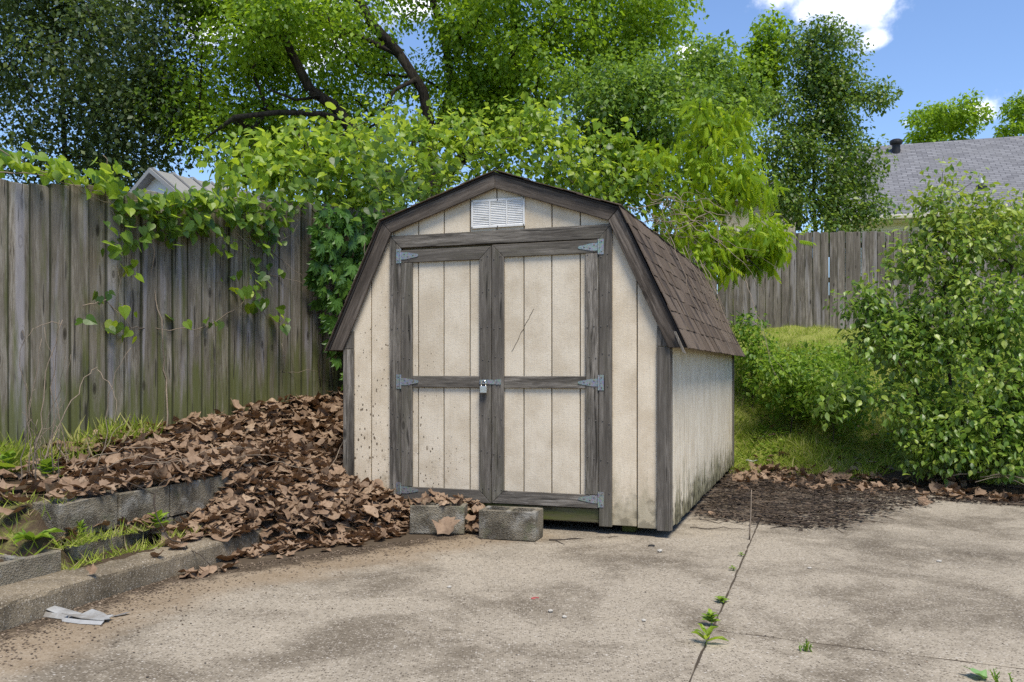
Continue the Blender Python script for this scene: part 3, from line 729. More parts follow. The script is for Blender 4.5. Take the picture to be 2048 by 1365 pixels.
def hinge(parent, side, x, z):
    """T hinge: plate on the casing, knuckle, tapering strap on the door; side +1 strap to the right"""
    m = prism([(x - side * .036, z - .052), (x - side * .003, z - .052), (x - side * .003, z + .052), (x - side * .036, z + .052)][::side], -.0395, -.0372)
    m2 = prism([(x + side * .004, z - .026), (x + side * .045, z - .026), (x + side * .138, z - .009), (x + side * .144, z), (x + side * .138, z + .009), (x + side * .045, z + .026), (x + side * .004, z + .026)][::side], -.0415, -.039)
    m.add(m2.v, m2.f); m.tube([(x, -.041, z - .052), (x, -.041, z + .052)], .0065, 10)
    h = m.build('hinge', M['galv'], parent)
    return h
def screws(parent, pts, y):
    for x, z in pts:
        MB().lathe([(.0048, 0), (.0048, .0014), (.003, .0028)], 8).build('screw' if parent is not shed else 'nail', M['screw'], parent, (x, y, z), (R_(90), 0, 0))
for side, xa, xb, zt, zb in ((-1, .4795, 1.1865, 1.983, .166), (1, 1.1915, 1.962, 1.992, .170)):
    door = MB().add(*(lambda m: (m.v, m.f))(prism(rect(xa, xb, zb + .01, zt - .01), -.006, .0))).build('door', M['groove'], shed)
    tag(door, 'left door with mud specks on its lower half' if side < 0 else 'right door with the higher top rail and a scratch')
    gx = [xa + .03] + [v for v in groove_x if xa + .05 < v < xb - .05] + [xb - .03]
    for a, b in zip(gx, gx[1:]):
        for z0, z1 in ((zb + .05, 1.02), (1.024, zt - .05)):
            board('siding_board', rect(a + gw, b - gw, z0, z1), (0, 1), -.018, -.0065, M['siding_door'], door, .0015)
    w = .090
    # outer stile, inner stile (mitred at the meeting edge), rails
    ox = (xa, xa + w) if side < 0 else (xb - w, xb); ix = (xb - w, xb) if side < 0 else (xa, xa + w)
    board('stile', rect(ox[0], ox[1], zb + w + .002, zt - w - .002), (0, 1), -.0385, -.0185, M['trim'], door, .003)
    if side < 0: poly = [(ix[0], zb + w), (ix[1], zb), (ix[1], zt), (ix[0], zt - w)]
    else: poly = [(ix[0], zb), (ix[1], zb + w), (ix[1], zt - w), (ix[0], zt)]
    board('stile', poly, (0, 1), -.0385, -.0185, M['trim'], door, .003)
    a, b = (xa, xb) if side < 0 else (xb, xa); sg = 1 if side < 0 else -1
    board('rail', [(a, zt - w), (b - sg * w - sg * .0015, zt - w), (b - sg * .0015, zt), (a, zt)], (1, 0), -.038, -.0185, M['trim'], door, .003)
    board('rail', [(a, zb), (b - sg * .0015, zb), (b - sg * w - sg * .0015, zb + w), (a, zb + w)], (1, 0), -.038, -.0185, M['trim'], door, .003)
    board('rail', rect(min(ox[1], ix[1]) + .001, max(ox[0], ix[0]) - .001, .982, 1.066), (1, 0), -.036, -.0185, M['trim'], door, .003)
    for z in (1.943, 1.023, .232):
        xh = xa - .002 if side < 0 else xb + .002
        hinge(door, 1 if side < 0 else -1, xh, z)
        q = 1 if side < 0 else -1
        screws(door, [(xh - q * .02, z + .034), (xh - q * .02, z - .034), (xh + q * .03, z + .012), (xh + q * .06, z - .008), (xh + q * .10, z)], -.0415)
    if side > 0:
        hs = MB()
        p1 = prism(rect(1.100, 1.232, 1.008, 1.040), -.0425, -.0395); hs.add(p1.v, p1.f)
        hs.tube([(1.232, -.042, 1.004), (1.232, -.042, 1.044)], .005, 8)
        p2 = prism(rect(1.236, 1.262, 1.006, 1.042), -.0425, -.0395); hs.add(p2.v, p2.f)
        hs.tube([(1.138, -.040, 1.030), (1.138, -.060, 1.030), (1.138, -.060, 1.012), (1.138, -.040, 1.012)], .004, 8)
        hs.build('hasp', M['galv'], door)
        # thin dark scratch across the siding
        sc = MB(); rr = random.Random(3)
        p = [(1.335 + .0 + .16 * u + rr.uniform(-.004, .004), -.0188, 1.235 + .30 * u) for u in np.linspace(0, 1, 14)]
        sc.tube(p, [.0012 + .0010 * abs(math.sin(i * 1.9)) for i in range(14)], 4); sc.build('scratch', M['twig_dark'], door)
for xx in (.431, 2.010, .524, 1.917, 1.142, 1.237):
    for k in range(8):
        zz_ = .30 + k * .225 + .03 * math.sin(k * 5 + xx * 9)
        for dx in (-.024, .022): screws(shed, [(xx + dx + .006 * math.sin(k * 3.1 + xx), zz_ + .012 * math.cos(k * 7 + dx * 90))], -.0372 if xx in (.431, 2.010) else -.0392)
# vent in the gable
vent = MB()
VX0, VX1, VZ0, VZ1 = 1.030, 1.432, 2.116, 2.317
for a, b in ((VX0, VX0 + .014), (VX0 + .135, VX0 + .147), (VX0 + .262, VX0 + .274), (VX1 - .014, VX1)):
    vent.box(a, b, -.028, -.0135, VZ0, VZ1)
vent.box(VX0 + .0141, VX1 - .0141, -.0275, -.0135, VZ0, VZ0 + .016); vent.box(VX0 + .0141, VX1 - .0141, -.0275, -.0135, VZ1 - .016, VZ1)
vt = vent.build('vent', M['white_vent'], shed, bevel=.0012); tag(vt, 'white louvred vent')
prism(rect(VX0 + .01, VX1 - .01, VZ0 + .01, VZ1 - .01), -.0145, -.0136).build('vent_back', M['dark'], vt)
nsl = 14
for ci, (a, b) in enumerate(((VX0 + .015, VX0 + .134), (VX0 + .148, VX0 + .261), (VX0 + .275, VX1 - .015))):
    for i in range(nsl):
        z = VZ0 + .022 + i * (VZ1 - VZ0 - .040) / (nsl - 1)
        MB().box(a, b, -.0012, .0012, -.0078, .0078).build('slat', M['white_vent'], vt, (0, -.0215, z), (R_(-24), 0, 0))
screws(vt, [(VX0 + .007, VZ0 + .007), (VX1 - .007, VZ0 + .007), (VX0 + .007, VZ1 - .007), (VX1 - .007, VZ1 - .007), (1.231, VZ1 - .007), (1.231, VZ0 + .007)], -.0285)
# fascia boards
fz = -.058, -.036
def mitre(i, j):
    a, b, c, d = PROF[i], PROF[j], INN[j], INN[i]; return [a, b, c, d]
for i, j in ((1, 2), (2, 3)):
    board('fascia', mitre(i, j), np.array(PROF[j]) - np.array(PROF[i]), fz[0], fz[1], M['fascia'], shed, .003)
for (i, j) in ((0, 1), (3, 4)):
    e = 0 if i == 0 else 4; o = 1 if i == 0 else 3
    d = np.array(PROF[o]) - np.array(PROF[e]); L_ = np.linalg.norm(d); d /= L_
    inner_foot = (PROF[e][0] + (.108 if e == 0 else -.108), PROF[e][1])
    k1, k2 = np.array(PROF[o]) - d * .003, np.array(INN[o]) - d * .003
    board('fascia', [PROF[e], tuple(k1), tuple(k2), inner_foot], d, fz[0] + .001, fz[1], M['fascia'], shed, .003)
# side, back walls, floor frame
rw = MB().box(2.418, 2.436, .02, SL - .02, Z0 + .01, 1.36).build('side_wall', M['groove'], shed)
tag(rw, 'pale side wall with green algae along its foot')
ny = 40; wy = (SL - .115) / ny; rg = random.Random(2)
for i in range(ny):
    y0 = .025 + i * wy
    MB().box(-.006, .0065, -wy / 2 + .003, wy / 2 - .003, Z0 + rg.uniform(-.01, .006), 1.35).build('siding_board', M['siding_side'], rw, (2.4425, y0 + wy / 2, 0), bevel=.0015)
MB().box(2.4365, 2.455, -.0130, .018, Z0 - .012, 1.36).build('corner_board', M['trim'], shed, bevel=.003)
MB().box(2.430, 2.462, SL - .085, SL + .01, Z0 - .01, 1.34).build('corner_board', M['trim'], shed, bevel=.003)
lw = MB().box(.004, .022, .024, SL - .02, Z0 + .01, 1.36).build('side_wall', M['siding_side'], shed)
prism([(.004, Z0 + .01), (2.436, Z0 + .01), (2.436, 1.42), (2.09, 2.14), (1.22, 2.435), (.35, 2.14), (.004, 1.42)], SL - .018, SL).build('back_wall', M['siding'], shed)
MB().box(.03, 2.40, .03, SL - .03, .075, .155).build('floor_frame', M['dark'], shed)
for x in (.30, 1.22, 2.14): MB().box(x - .045, x + .045, .10, SL - .1, .0, .074).build('skid', M['trim_mossy'], shed, bevel=.004)
# roof deck and shingles
y0r, y1r = -.052, SL + .05
def ribbon(prof_a, prof_b): return prof_a + prof_b[::-1]
deck = prism(ribbon(PROF, DECK), y0r - .012, y1r).build('roof', M['drip'], shed)
tag(deck, 'gambrel roof of curling brown asphalt shingles')
rg = random.Random(12)
def shingle_mesh(w, l, v):
    r2 = random.Random(v); m = MB()
    nseg = 3; V = []; 
    for k in range(nseg + 1):
        x = -w / 2 + w * k / nseg
        dip = r2.uniform(-.004, .004)
        V += [(x, 0 + dip, .0008 + r2.uniform(0, .003)), (x, l, 0), (x, 0 + dip, .0085 + r2.uniform(0, .004)), (x, l, .003)]
    F_ = []
    for k in range(nseg):
        a, b = k * 4, k * 4 + 4
        F_ += [(a + 2, b + 2, b + 3, a + 3), (a, a + 1, b + 1, b), (a, b, b + 2, a + 2), (a + 1, a + 3, b + 3, b + 1)]
    F_ += [(0, 2, 3, 1), (nseg * 4, nseg * 4 + 1, nseg * 4 + 3, nseg * 4 + 2)]
    m.add(V, F_); me = m.mesh('shingle'); me.materials.append(M['shingle']); return me
EXPO, TW = .1288, .305
tabs = [shingle_mesh(TW - .006, .17, v) for v in range(5)]; 
def slope(i_low, i_high, right, single):
    a, b = np.array(DECK[i_low]), np.array(DECK[i_high]); d = b - a; Ls = np.linalg.norm(d); d /= Ls
    nc = int(round(Ls / EXPO)); ex = Ls / nc; acc = MB()
    nn = np.array([-d[1], d[0]]); nn = nn if nn[1] > 0 else -nn
    for c in range(nc):
        p = a + d * (c * ex - (.014 if c == 0 else 0))
        off = (c % 2) * TW / 2
        y = y0r - .030 - rg.uniform(0, .006)
        first = True
        while y < y1r + .005:
            w = TW - off if (first and off) else min(TW, y1r + .02 - y)
            first = False
            if w < .04: break
            yc = y + w / 2
            # local axes: x along the eave, y up the slope, z out of the roof
            up3 = Vector((d[0], 0, d[1])); out3 = Vector((nn[0], 0, nn[1])); out3 = (out3 - up3 * .035 * 1).normalized(); ax = up3.cross(out3).normalized()
            Mx = Matrix((ax, up3, out3)).transposed().to_4x4()
            lift = .0035 + rg.uniform(0, .003)
            Mx.translation = Vector((p[0], yc, p[1])) + Vector((nn[0], 0, nn[1])) * lift
            Mx = Mx @ Matrix.Rotation(R_(rg.uniform(-.7, .7)), 4, 'Z') @ Matrix.Diagonal((w / TW, min(1.0, (Ls - c * ex) / .17 + .0), 1, 1))
            if single:
                o = bpy.data.objects.new('shingle', tabs[rg.randrange(5)]); o.parent = deck; o.matrix_basis = Mx; COL.objects.link(o)
            else:
                t0 = tabs[rg.randrange(5)]; acc.add([Mx @ v.co for v in t0.vertices], [tuple(q.vertices) for q in t0.polygons])
            y += w
    if not single:
        o = acc.build('shingle_course', M['shingle'], deck); o['kind'] = 'stuff'
slope(4, 3, True, True); slope(3, 2, True, True)
slope(0, 1, False, False); slope(1, 2, False, False)
# metal drip strip bent off at the lower corner of the right slope
MB().add([(2.49, -.085, 1.36), (2.556, -.09, 1.215), (2.535, -.088, 1.225), (2.475, -.083, 1.365), (2.492, -.06, 1.36), (2.558, -.062, 1.215)], [(0, 1, 2, 3), (0, 4, 5, 1)]).build('drip_strip', M['trim'], deck)
# padlock hanging in the hasp
pl = empty('padlock', W(1.138, -.062, .945), 'small silver padlock with steel shackle hanging from the door hasp', 'padlock', RZ)
MB().box(-.026, .026, -.011, .011, 0, .050).build('body', M['lock'], pl, bevel=.004, seg=2)
sp_ = [(-.017, 0, .046), (-.017, 0, .070)] + [(-.017 * math.cos(a), 0, .072 + .019 * math.sin(a)) for a in np.linspace(.2, math.pi - .2, 8)] + [(.017, 0, .070), (.017, 0, .046)]
MB().tube(sp_, .0042, 8).build('shackle', M['chrome'], pl, smooth=True)
MB().lathe([(.006, 0), (.006, .0015), (.004, .002)], 12).build('keyway', M['screw'], pl, (0, -.0005, 0), (R_(180), 0, 0))

# loose cinder blocks in front of the doors
b1 = mesh_obj('cinder_block', block_mesh('cinder_block', .37, .19, .19, 21), None, None, (-.500, 6.045, .002), (R_(-1), R_(.6), R_(-3)))
tag(b1, 'dark grey cinder block with leaves on top, below the left door', 'cinder block')
b2 = mesh_obj('cinder_block', block_mesh('cinder_block', .385, .20, .19, 22), None, None, (-.005, 5.845, .002), (0, 0, R_(-17)))
tag(b2, 'pale worn hollow cinder block on bare concrete, below the meeting of the doors', 'cinder block')

# ================================================================== BUILDINGS BEHIND
def at_base(px, Y): return (float((px - CX) / FPX * Y), Y, float(ground((px - CX) / FPX * Y, Y)))
def build_house():
    bx, by, bz = at_base(1690, 26.5)
    h = empty('house', (bx, by, bz), 'low house with a long grey shingle roof and pale siding beyond the back fence', 'house', -YAW * .9)
    Lh, Dh, He, Hr = 14.0, 8.6, 5.62 - bz, 8.75 - bz
    MB().box(0, Lh, .25, Dh - .25, -.5, He - .12).build('wall', M['house_wall'], h)
    w = h.children[0]
    for i in range(26):
        z = He - .13 - i * .115
        MB().add([(0, .235, z), (Lh, .235, z), (Lh, .222, z - .110), (0, .222, z - .110), (0, .249, z - .110), (Lh, .249, z - .110)], [(0, 1, 2, 3), (3, 2, 5, 4)]).build('siding_board', M['house_wall'], w)
    rise = Hr - He; half = Dh / 2 + .35; Ls = math.hypot(rise, half); a = math.atan2(rise, half)
    rf = MB().box(-.35, Lh + .35, 0, Ls, -.06, 0).build('roof', M['house_roof'], h, (0, -.35, He), (a, 0, 0))
    MB().box(-.35, Lh + .35, -Ls, 0, -.06, 0).build('roof_rear', M['house_roof'], h, (0, Dh + .35, He), (-a, 0, 0))
    MB().box(-.36, Lh + .36, -.49, -.37, He - .14, He - .01).build('gutter', M['house_trim'], h, bevel=.02)
    MB().box(-.30, Lh + .3, -.34, .22, He - .17, He - .145).build('soffit', M['house_trim'], h)
    prism([(-.34, He - .05), (half - .0, Hr - .05), (half, He - .05)], 0, .05).build('gable', M['house_wall'], h, (0, 0, 0), (0, 0, R_(90)))
    def on_roof(px, py, f):
        u = f; y = -.35 + half * u; z = He + rise * u; return y, z
    # turbine-like black vent near the ridge and a small pipe low on the slope
    y, z = on_roof(0, 0, .88)
    m = MB(); m.lathe([(.13, -.25), (.13, .22), (.15, .24), (.20, .27), (.21, .32), (.20, .38), (.13, .42), (.03, .43)], 16)
    m.build('roof_vent', M['black_pipe'], h, (1.80, y, z), smooth=False)
    y, z = on_roof(0, 0, .28)
    MB().lathe([(.16, -.1), (.15, .06), (.08, .12), (.07, .14)], 12).build('pipe_boot', M['black_pipe'], h, (3.85, y, z))
    MB().lathe([(.055, -.1), (.055, .30), (.04, .30)], 12).build('vent_pipe', M['white_pipe'], h, (3.85, y, z))
build_house()
def build_tan():
    bx, by, bz = at_base(1440, 27)
    h = empty('house', (bx, by, bz), 'tan walled house mostly hidden behind the dark pear tree', 'house', -YAW * .9)
    wl_, dp, he, hr = 2.2, 6.0, 2.9, 3.7
    MB().box(0, wl_, 0, dp, -.5, he).build('wall', M['tan_wall'], h)
    prism([(-.2, he), (wl_ + .2, he), (wl_ + .2, he + .12), (wl_ / 2, hr), (-.2, he + .12)], -.2, dp + .2).build('roof', M['house_roof'], h)
    wd = MB().box(.5, 1.2, -.03, .0, 1.0, 2.1).build('window', M['house_trim'], h, bevel=.01)
    MB().box(.57, 1.13, -.034, -.031, 1.07, 2.03).build('pane', M['black_pipe'], wd)
build_tan()
def build_small_white():
    p = at(317, 342, 13.0); rz = math.atan2(FDIR[1], FDIR[0]) - R_(90)
    bz = float(ground(p[0], p[1])); H = p[2] - bz
    h = empty('garden_building', (p[0], p[1], bz), 'small white gabled building with grey ribbed metal roof behind the vine-draped fence', 'building', rz)
    hw, dl, drop = 1.25, 3.0, .86
    MB().add(*(lambda m: (m.v, m.f))(prism([(-hw, -.3), (hw, -.3), (hw, H - drop), (0, H - .05), (-hw, H - drop)], .0, dl))).build('wall', M['white_wall'], h)
    for sx in (-1, 1):
        a = np.array([0, H]); b = np.array([sx * (hw + .12), H - drop * (hw + .12) / hw]); t = np.array([0, .045])
        rf = prism([tuple(a), tuple(b), tuple(b - t), tuple(a - t)], -.14, dl + .1).build('roof', M['metal_roof'], h)
        for k in range(9):
            y = -.12 + k * .36
            q = np.array([0, .028]); prism([tuple(a + [sx * .02, .0]), tuple(b), tuple(b + q), tuple(a + q + [sx * .02, 0])], y, y + .03).build('rib', M['metal_roof'], rf)
        prism([tuple(a + [0, .012]), tuple(b + [0, .012]), tuple(b - [0, .055]), tuple(a - [0, .055])], -.165, -.142).build('rake_trim', M['metal_roof'], h)
build_small_white()

# ================================================================== TREES
RMIN = []
def skeleton(trunks, centres, rng, bias=.5, seg=.45, sag=.0):
    """limbs as given polylines, then every clump joined to the nearest wood by a wandering branch"""
    P, par = [], []; RMIN.clear()
    for tr in trunks:
        path, attach = tr[0], tr[1]; r0, r1 = (tr[2], tr[3]) if len(tr) > 3 else (0, 0)
        path = np.array(path, float); pts = [path[0]]
        for a, b in zip(path, path[1:]):
            n = max(1, int(np.linalg.norm(b - a) / seg))
            for k in range(1, n + 1): pts.append(a + (b - a) * k / n + (rng.normal(0, .02, 3) if k < n else 0))
        prev = -1
        if attach and P:
            prev = int(np.argmin(np.linalg.norm(np.array(P) - pts[0], axis=1)))
        for i_, q in enumerate(pts):
            RMIN.append(r0 + (r1 - r0) * i_ / max(1, len(pts) - 1)); P.append(np.array(q, float)); par.append(prev); prev = len(P) - 1
    n0 = len(P); ends = []
    A = np.array(P)
    order = np.argsort([np.min(np.linalg.norm(A - c, axis=1)) for c in centres])
    for i in order:
        c = centres[i]; A = np.array(P); d = np.linalg.norm(A - c, axis=1) + bias * np.maximum(0, A[:, 2] - c[2] + .2)
        j = int(np.argmin(d)); a = A[j]; L = np.linalg.norm(c - a); n = max(1, int(L / seg)); prev = j
        for k in range(1, n + 1):
            u = k / n; q = a + (c - a) * u + np.array([0, 0, 1]) * (math.sin(u * math.pi) * L * .08 - sag * u * u) + (rng.normal(0, .05, 3) * min(1, L) if k < n else 0)
            P.append(q); par.append(prev); prev = len(P) - 1
        ends.append(prev)
    return np.array(P), np.array(par), n0, ends
def wood(name, P, par, tip, power, mat, parent, minr=None, n0=0, sides=6):
    cnt = np.zeros(len(P)); kids = [[] for _ in P]
    for i, p in enumerate(par):
        if p >= 0: kids[p].append(i)
    for i in range(len(P) - 1, -1, -1):
        cnt[i] += 1 if not kids[i] else 0
        if par[i] >= 0: cnt[par[i]] += cnt[i]
    r = tip * np.maximum(cnt, 1) ** power
    r[:len(RMIN)] = np.maximum(r[:len(RMIN)], np.array(RMIN)) if RMIN else r[:0]
    m = MB(); loc = np.array(parent.location); done = set()
    for i in range(len(P)):
        if kids[i]: continue
        chain = [i]; 
        while par[chain[-1]] >= 0 and chain[-1] not in done:
            done.add(chain[-1]); chain.append(par[chain[-1]])
        if len(chain) < 2: continue
        chain = chain[::-1]; rr = r[chain].copy()
        if par[chain[0]] >= 0 or True: rr[0] = min(rr[0], rr[1] * 1.15)
        if len(rr) > 2 and rr[1] < .03: rr[0] = rr[1]
        m.tube(P[chain] - loc, rr, sides if rr.max() > .03 else 4, cap=False)
    o = m.build(name, mat, parent, smooth=True); return o
def sample_blobs(blobs, n, rng, shell=.55):
    """points spread through ellipsoids (centre, radii, weight), denser towards the outside"""
    w = np.array([b[2] for b in blobs], float); w /= w.sum(); pick = rng.choice(len(blobs), n, p=w); out = np.zeros((n, 3))
    d = norm(rng.normal(size=(n, 3))); r = rng.uniform(shell ** 3, 1, n) ** (1 / 3)
    for k, b in enumerate(blobs):
        mk = pick == k; out[mk] = np.array(b[0]) + d[mk] * r[mk, None] * np.array(b[1])
    return out
def clump_leaves(centres, per, spread, rng, size, droop=.6, flat=.7, size_var=.3, sway=.55):
    c = np.repeat(centres, per, axis=0); n = len(c)
    off = rng.normal(size=(n, 3)); r = np.linalg.norm(off, axis=1, keepdims=True); off = off / r * np.minimum(r, 1.9) 
    off = off * np.array([1, 1, flat]) * spread
    pos = c + off
    out = norm(off + 1e-6)
    tip = norm(out * sway + rng.normal(0, .5, (n, 3)) + np.array([0, 0, -droop]))
    nrm = norm(np.array([0, 0, 1.0]) + out * .5 + rng.normal(0, .45, (n, 3)))
    sz = size * np.clip(np.exp(rng.normal(0, size_var, n)), .5, 1.55)
    return pos, tip, nrm, sz
def tree(name, label, base, trunks, blobs, nclump, per, spread, lsize, tpl, lmat, bmat, seed, tip=.006, power=.45, shell=.5, droop=.6, flat=.7, singles=0, cat='tree', group=None, bias=.5, seg=.45, extra=None, leaf_name='leaf', tipmat=None, tipz=(0, 1)):
    rng = np.random.RandomState(seed); root = empty(name, tuple(map(float, base)), label, cat, group=group)
    C = sample_blobs(blobs, nclump, rng, shell)
    if extra is not None: C = np.concatenate([C, np.array(extra)])
    P, par, n0, ends = skeleton(trunks, C, rng, bias, seg)
    wood('trunk' if cat == 'tree' else 'stems', P, par, tip, power, bmat, root, n0=n0)
    pos, tp, nr, sz = clump_leaves(C, per, spread, rng, lsize, droop, flat)
    keep = pos[:, 2] > ground(pos[:, 0], pos[:, 1]) + .02
    s_, t_ = ST(pos[:, 0], pos[:, 1]); inshed = (s_ > -.15) & (s_ < 2.6) & (t_ > -.1) & (t_ < SL + .1) & (pos[:, 2] < 2.56 - .0 * s_)
    keep &= ~inshed
    if tipmat is not None:
        tm = keep & (rng.rand(len(pos)) < sstep(tipz[0], tipz[1], pos[:, 2]) * .8)  # paler leaf material becomes more frequent with height
        leaves(root, 'tip_leaf', 'tip_foliage', pos[tm], tp[tm], nr[tm], sz[tm] * .9, tpl, tipmat, rng, 0); keep &= ~tm
    leaves(root, leaf_name, 'crown' if cat == 'tree' else 'foliage', pos[keep], tp[keep], nr[keep], sz[keep], tpl, lmat, rng, singles)
    return root
K2, OV, HE, PA, PI = T_kite(), T_ovate(), T_heart(), T_palm(), T_pinnate()

# dark glossy tree at the far left
b = at_base(120, 15.5)
tree('pear_tree', 'dense dark green tree filling the corner above the left end of the fence', b,
     [([b, (b[0] + .1, b[1], b[2] + 2.0), (b[0], b[1], b[2] + 6)], False)],
     [((at(110, 150, 15.5)), (2.5, 2.0, 2.3), 3), (at(40, -60, 15.5), (2.6, 2.0, 2.0), 2), (at(260, 60, 15.0), (1.35, 1.4, 2.3), 1.6), (at(250, 260, 15.2), (1.2, 1.3, 1.1), .9), (at(60, 300, 15), (1.8, 1.4, .9), 1.0), (at(-150, 150, 15.5), (1.6, 1.6, 2.6), 1)],
     330, 190, .27, .072, K2, M['pear_dark'], M['bark'], 11, shell=.35, droop=.45, flat=.9)
# big maple behind the vines: leaning limbs
mb = at_base(860, 15.5)
def A3(px, py, Y): return tuple(at(px, py, Y))
mt = [([mb, A3(862, 400, 15.5), A3(855, 300, 15.5)], False, .22, .19),
      ([A3(855, 300, 15.5), A3(858, 240, 15.4), A3(845, 180, 15.3), A3(800, 110, 15.2), A3(745, 50, 15.0), A3(705, -20, 14.9), A3(690, -150, 14.8)], True, .115, .06),
      ([A3(800, 110, 15.2), A3(690, 60, 14.9), A3(600, 10, 14.7)], True, .06, .03),
      ([A3(862, 390, 15.5), A3(790, 370, 15.2), A3(725, 290, 14.9), A3(672, 215, 14.7), A3(620, 180, 14.6), A3(600, 140, 14.5), A3(560, 60, 14.4), A3(540, -40, 14.4)], True, .13, .05),
      ([A3(690, 240, 14.8), A3(640, 228, 14.5), A3(560, 225, 14.2), A3(470, 235, 14.0)], True, .06, .02),
      ([A3(855, 300, 15.6), A3(905, 180, 15.8), A3(885, 60, 15.9), A3(855, -30, 16), A3(840, -120, 16)], True, .10, .06),
      ([A3(862, 380, 15.7), A3(960, 280, 16), A3(1020, 180, 16), A3(1030, 60, 16), A3(1020, -60, 16)], True, .12, .06),
      ([A3(960, 280, 16), A3(1110, 200, 16.2), A3(1185, 110, 16.3), A3(1190, 20, 16.3), A3(1200, -80, 16.3)], True, .12, .06),
      ([A3(700, 265, 14.8), A3(660, 290, 14.6), A3(610, 285, 14.5), A3(585, 250, 14.4)], True, .035, .015), ([A3(640, 195, 14.6), A3(590, 200, 14.3), A3(540, 180, 14.2)], True, .03, .015), ([A3(830, 160, 15.2), A3(790, 180, 15.0), A3(760, 230, 15)], True, .05, .02)]
tree('maple_tree', 'large spreading maple with dark leaning limbs behind the vine thicket', mb, mt,
     [(at(450, 120, 15.3), (1.15, 1.1, 1.3), 1.1), (at(430, 250, 14.9), (1.1, .9, .65), .65), (at(580, 50, 15.8), (1.3, 1.0, 1.0), .8), (at(620, 240, 16.2), (1.3, .8, .8), .75), (at(690, 120, 16.6), (1.0, .7, .9), .5), (at(520, 150, 15.8), (.9, .7, 1.1), .5), (at(560, 300, 15.6), (.9, .6, .35), .28), (at(545, 60, 13.9), (.7, .4, .7), .45), (at(690, 60, 14.2), (.5, .3, .5), .2),
      (at(730, 150, 16.6), (1.2, .9, 1.1), .65), (at(760, -50, 16.0), (1.8, 1.0, .8), .6), (at(990, 100, 16.0), (1.1, 1.2, 1.4), 1.5), (at(1060, 60, 15.2), (1.4, 1.5, 1.5), 1.8),
      (at(975, 225, 15.6), (.75, .9, .75), .8), (at(1080, 190, 14.8), (1.0, 1.1, .8), .9), (at(1200, 40, 15.8), (1.2, 1.3, 1.2), 1.1), (at(1300, 20, 16), (.75, .9, .55), .35), (at(1240, 130, 16), (.9, 1, .8), .6), (at(1000, -120, 15.5), (2.6, 2, .9), 1.2), (at(430, -60, 14.6), (1.7, 1.4, .8), .8)],
     480, 185, .30, .074, K2, M['maple'], M['bark'], 12, tip=.009, power=.50, shell=.25, droop=.75, flat=.55)
# rounded mid green tree behind the shed
b = at_base(1310, 14.0)
tree('hackberry_tree', 'rounded mid green tree between the maple and the lime green sapling', b, [([b, A3(1310, 420, 14), A3(1300, 330, 14), A3(1290, 220, 14)], False)],
     [(at(1230, 230, 13.4), (.75, .8, .75), 1), (at(1330, 240, 13.4), (.9, .9, .75), 1.2), (at(1430, 250, 13.8), (.55, .6, .6), .6), (at(1190, 300, 13.4), (.6, .7, .6), .7), (at(1290, 340, 13.5), (.9, .8, .7), .8),
      (at(1410, 150, 14.5), (.42, .5, .45), .35), (at(1330, 160, 14.5), (.6, .6, .35), .4), (at(1480, 190, 14.6), (.35, .4, .3), .2)],
     145, 180, .20, .065, K2, M['mid'], M['bark'], 13, shell=.45, flat=.85)
# taller loose tree behind it, tips against the sky
b = at_base(1440, 19.0)
tree('elm_tree', 'loose light green treetop showing against the sky beside the dark pear', b, [([b, A3(1445, 400, 19), A3(1440, 220, 19), A3(1500, 120, 19), A3(1545, 60, 19)], False)],
     [(at(1420, 130, 19), (.5, .6, .6), .8), (at(1540, 90, 19), (.35, .4, .45), .7), (at(1510, 150, 19), (.5, .5, .55), 1), (at(1480, 200, 19), (.6, .6, .5), 1), (at(1340, 180, 19), (.7, .6, .6), .7), (at(1370, 60, 19.5), (.2, .3, .15), .12), (at(1440, 290, 19), (.9, .7, .8), 1)],
     95, 110, .20, .095, K2, M['maple'], M['bark'], 14, shell=.2, flat=.8)
# dark pear with a leafy column beyond the back fence
b = at_base(1628, 18.3)
tree('pear_tree', 'upright dark green tree with ivy-dark stem beyond the back fence', b, [([b, A3(1628, 420, 18.3), A3(1632, 250, 18.3), A3(1640, 100, 18.3)], False)],
     [(at(1650, 130, 18.3), (.78, .7, .75), 1.1), (at(1600, 210, 18.2), (.85, .8, .8), 1.1), (at(1690, 230, 18.2), (.7, .6, .7), .9), (at(1640, 320, 18.1), (1.1, .9, .8), 1.4), (at(1560, 320, 17.8), (.7, .6, .6), .8), (at(1640, 420, 17.8), (1.1, .7, .55), 1.1),
      (at(1730, 190, 18.2), (.42, .3, .18), .28), (at(1705, 420, 17.8), (.75, .4, .28), .5), (at(1640, 85, 18.3), (.5, .5, .35), .4), (at(1700, 330, 18.0), (.6, .5, .5), .5)],
     185, 140, .20, .072, K2, M['pear'], M['bark'], 15, shell=.25, flat=.8, extra=[A3(1760, 190, 18.2), A3(1745, 200, 18.2), A3(1745, 405, 17.7), A3(1725, 415, 17.7)])
# far treetops over the house roof
for px, py, Y, rr, lab, sd_ in ((1885, 245, 46, (1.7, 1.6, 1.1), 'distant rounded treetop rising over the grey house roof beside the black roof vent', 16), (2075, 240, 44, (1.7, 1.6, 1.3), 'distant brownish treetop at the far end of the grey house roof ridge', 17)):
    b = at_base(px, Y)
    tree('oak_tree', lab, b, [([b, A3(px, 420, Y), A3(px, py + 40, Y)], False)],
         [(at(px, py, Y), rr, 1), (at(px - 45, py + 45, Y), (1.2, 1, .9), .5), (at(px + 45, py - 15, Y), (1.0, 1, .8), .4), (at(px - 40, py - 20, Y), (.7, .8, .6), .3)], 46, 120, .30, .17, K2, M['maple'], M['bark'], sd_, shell=.1, flat=.7)
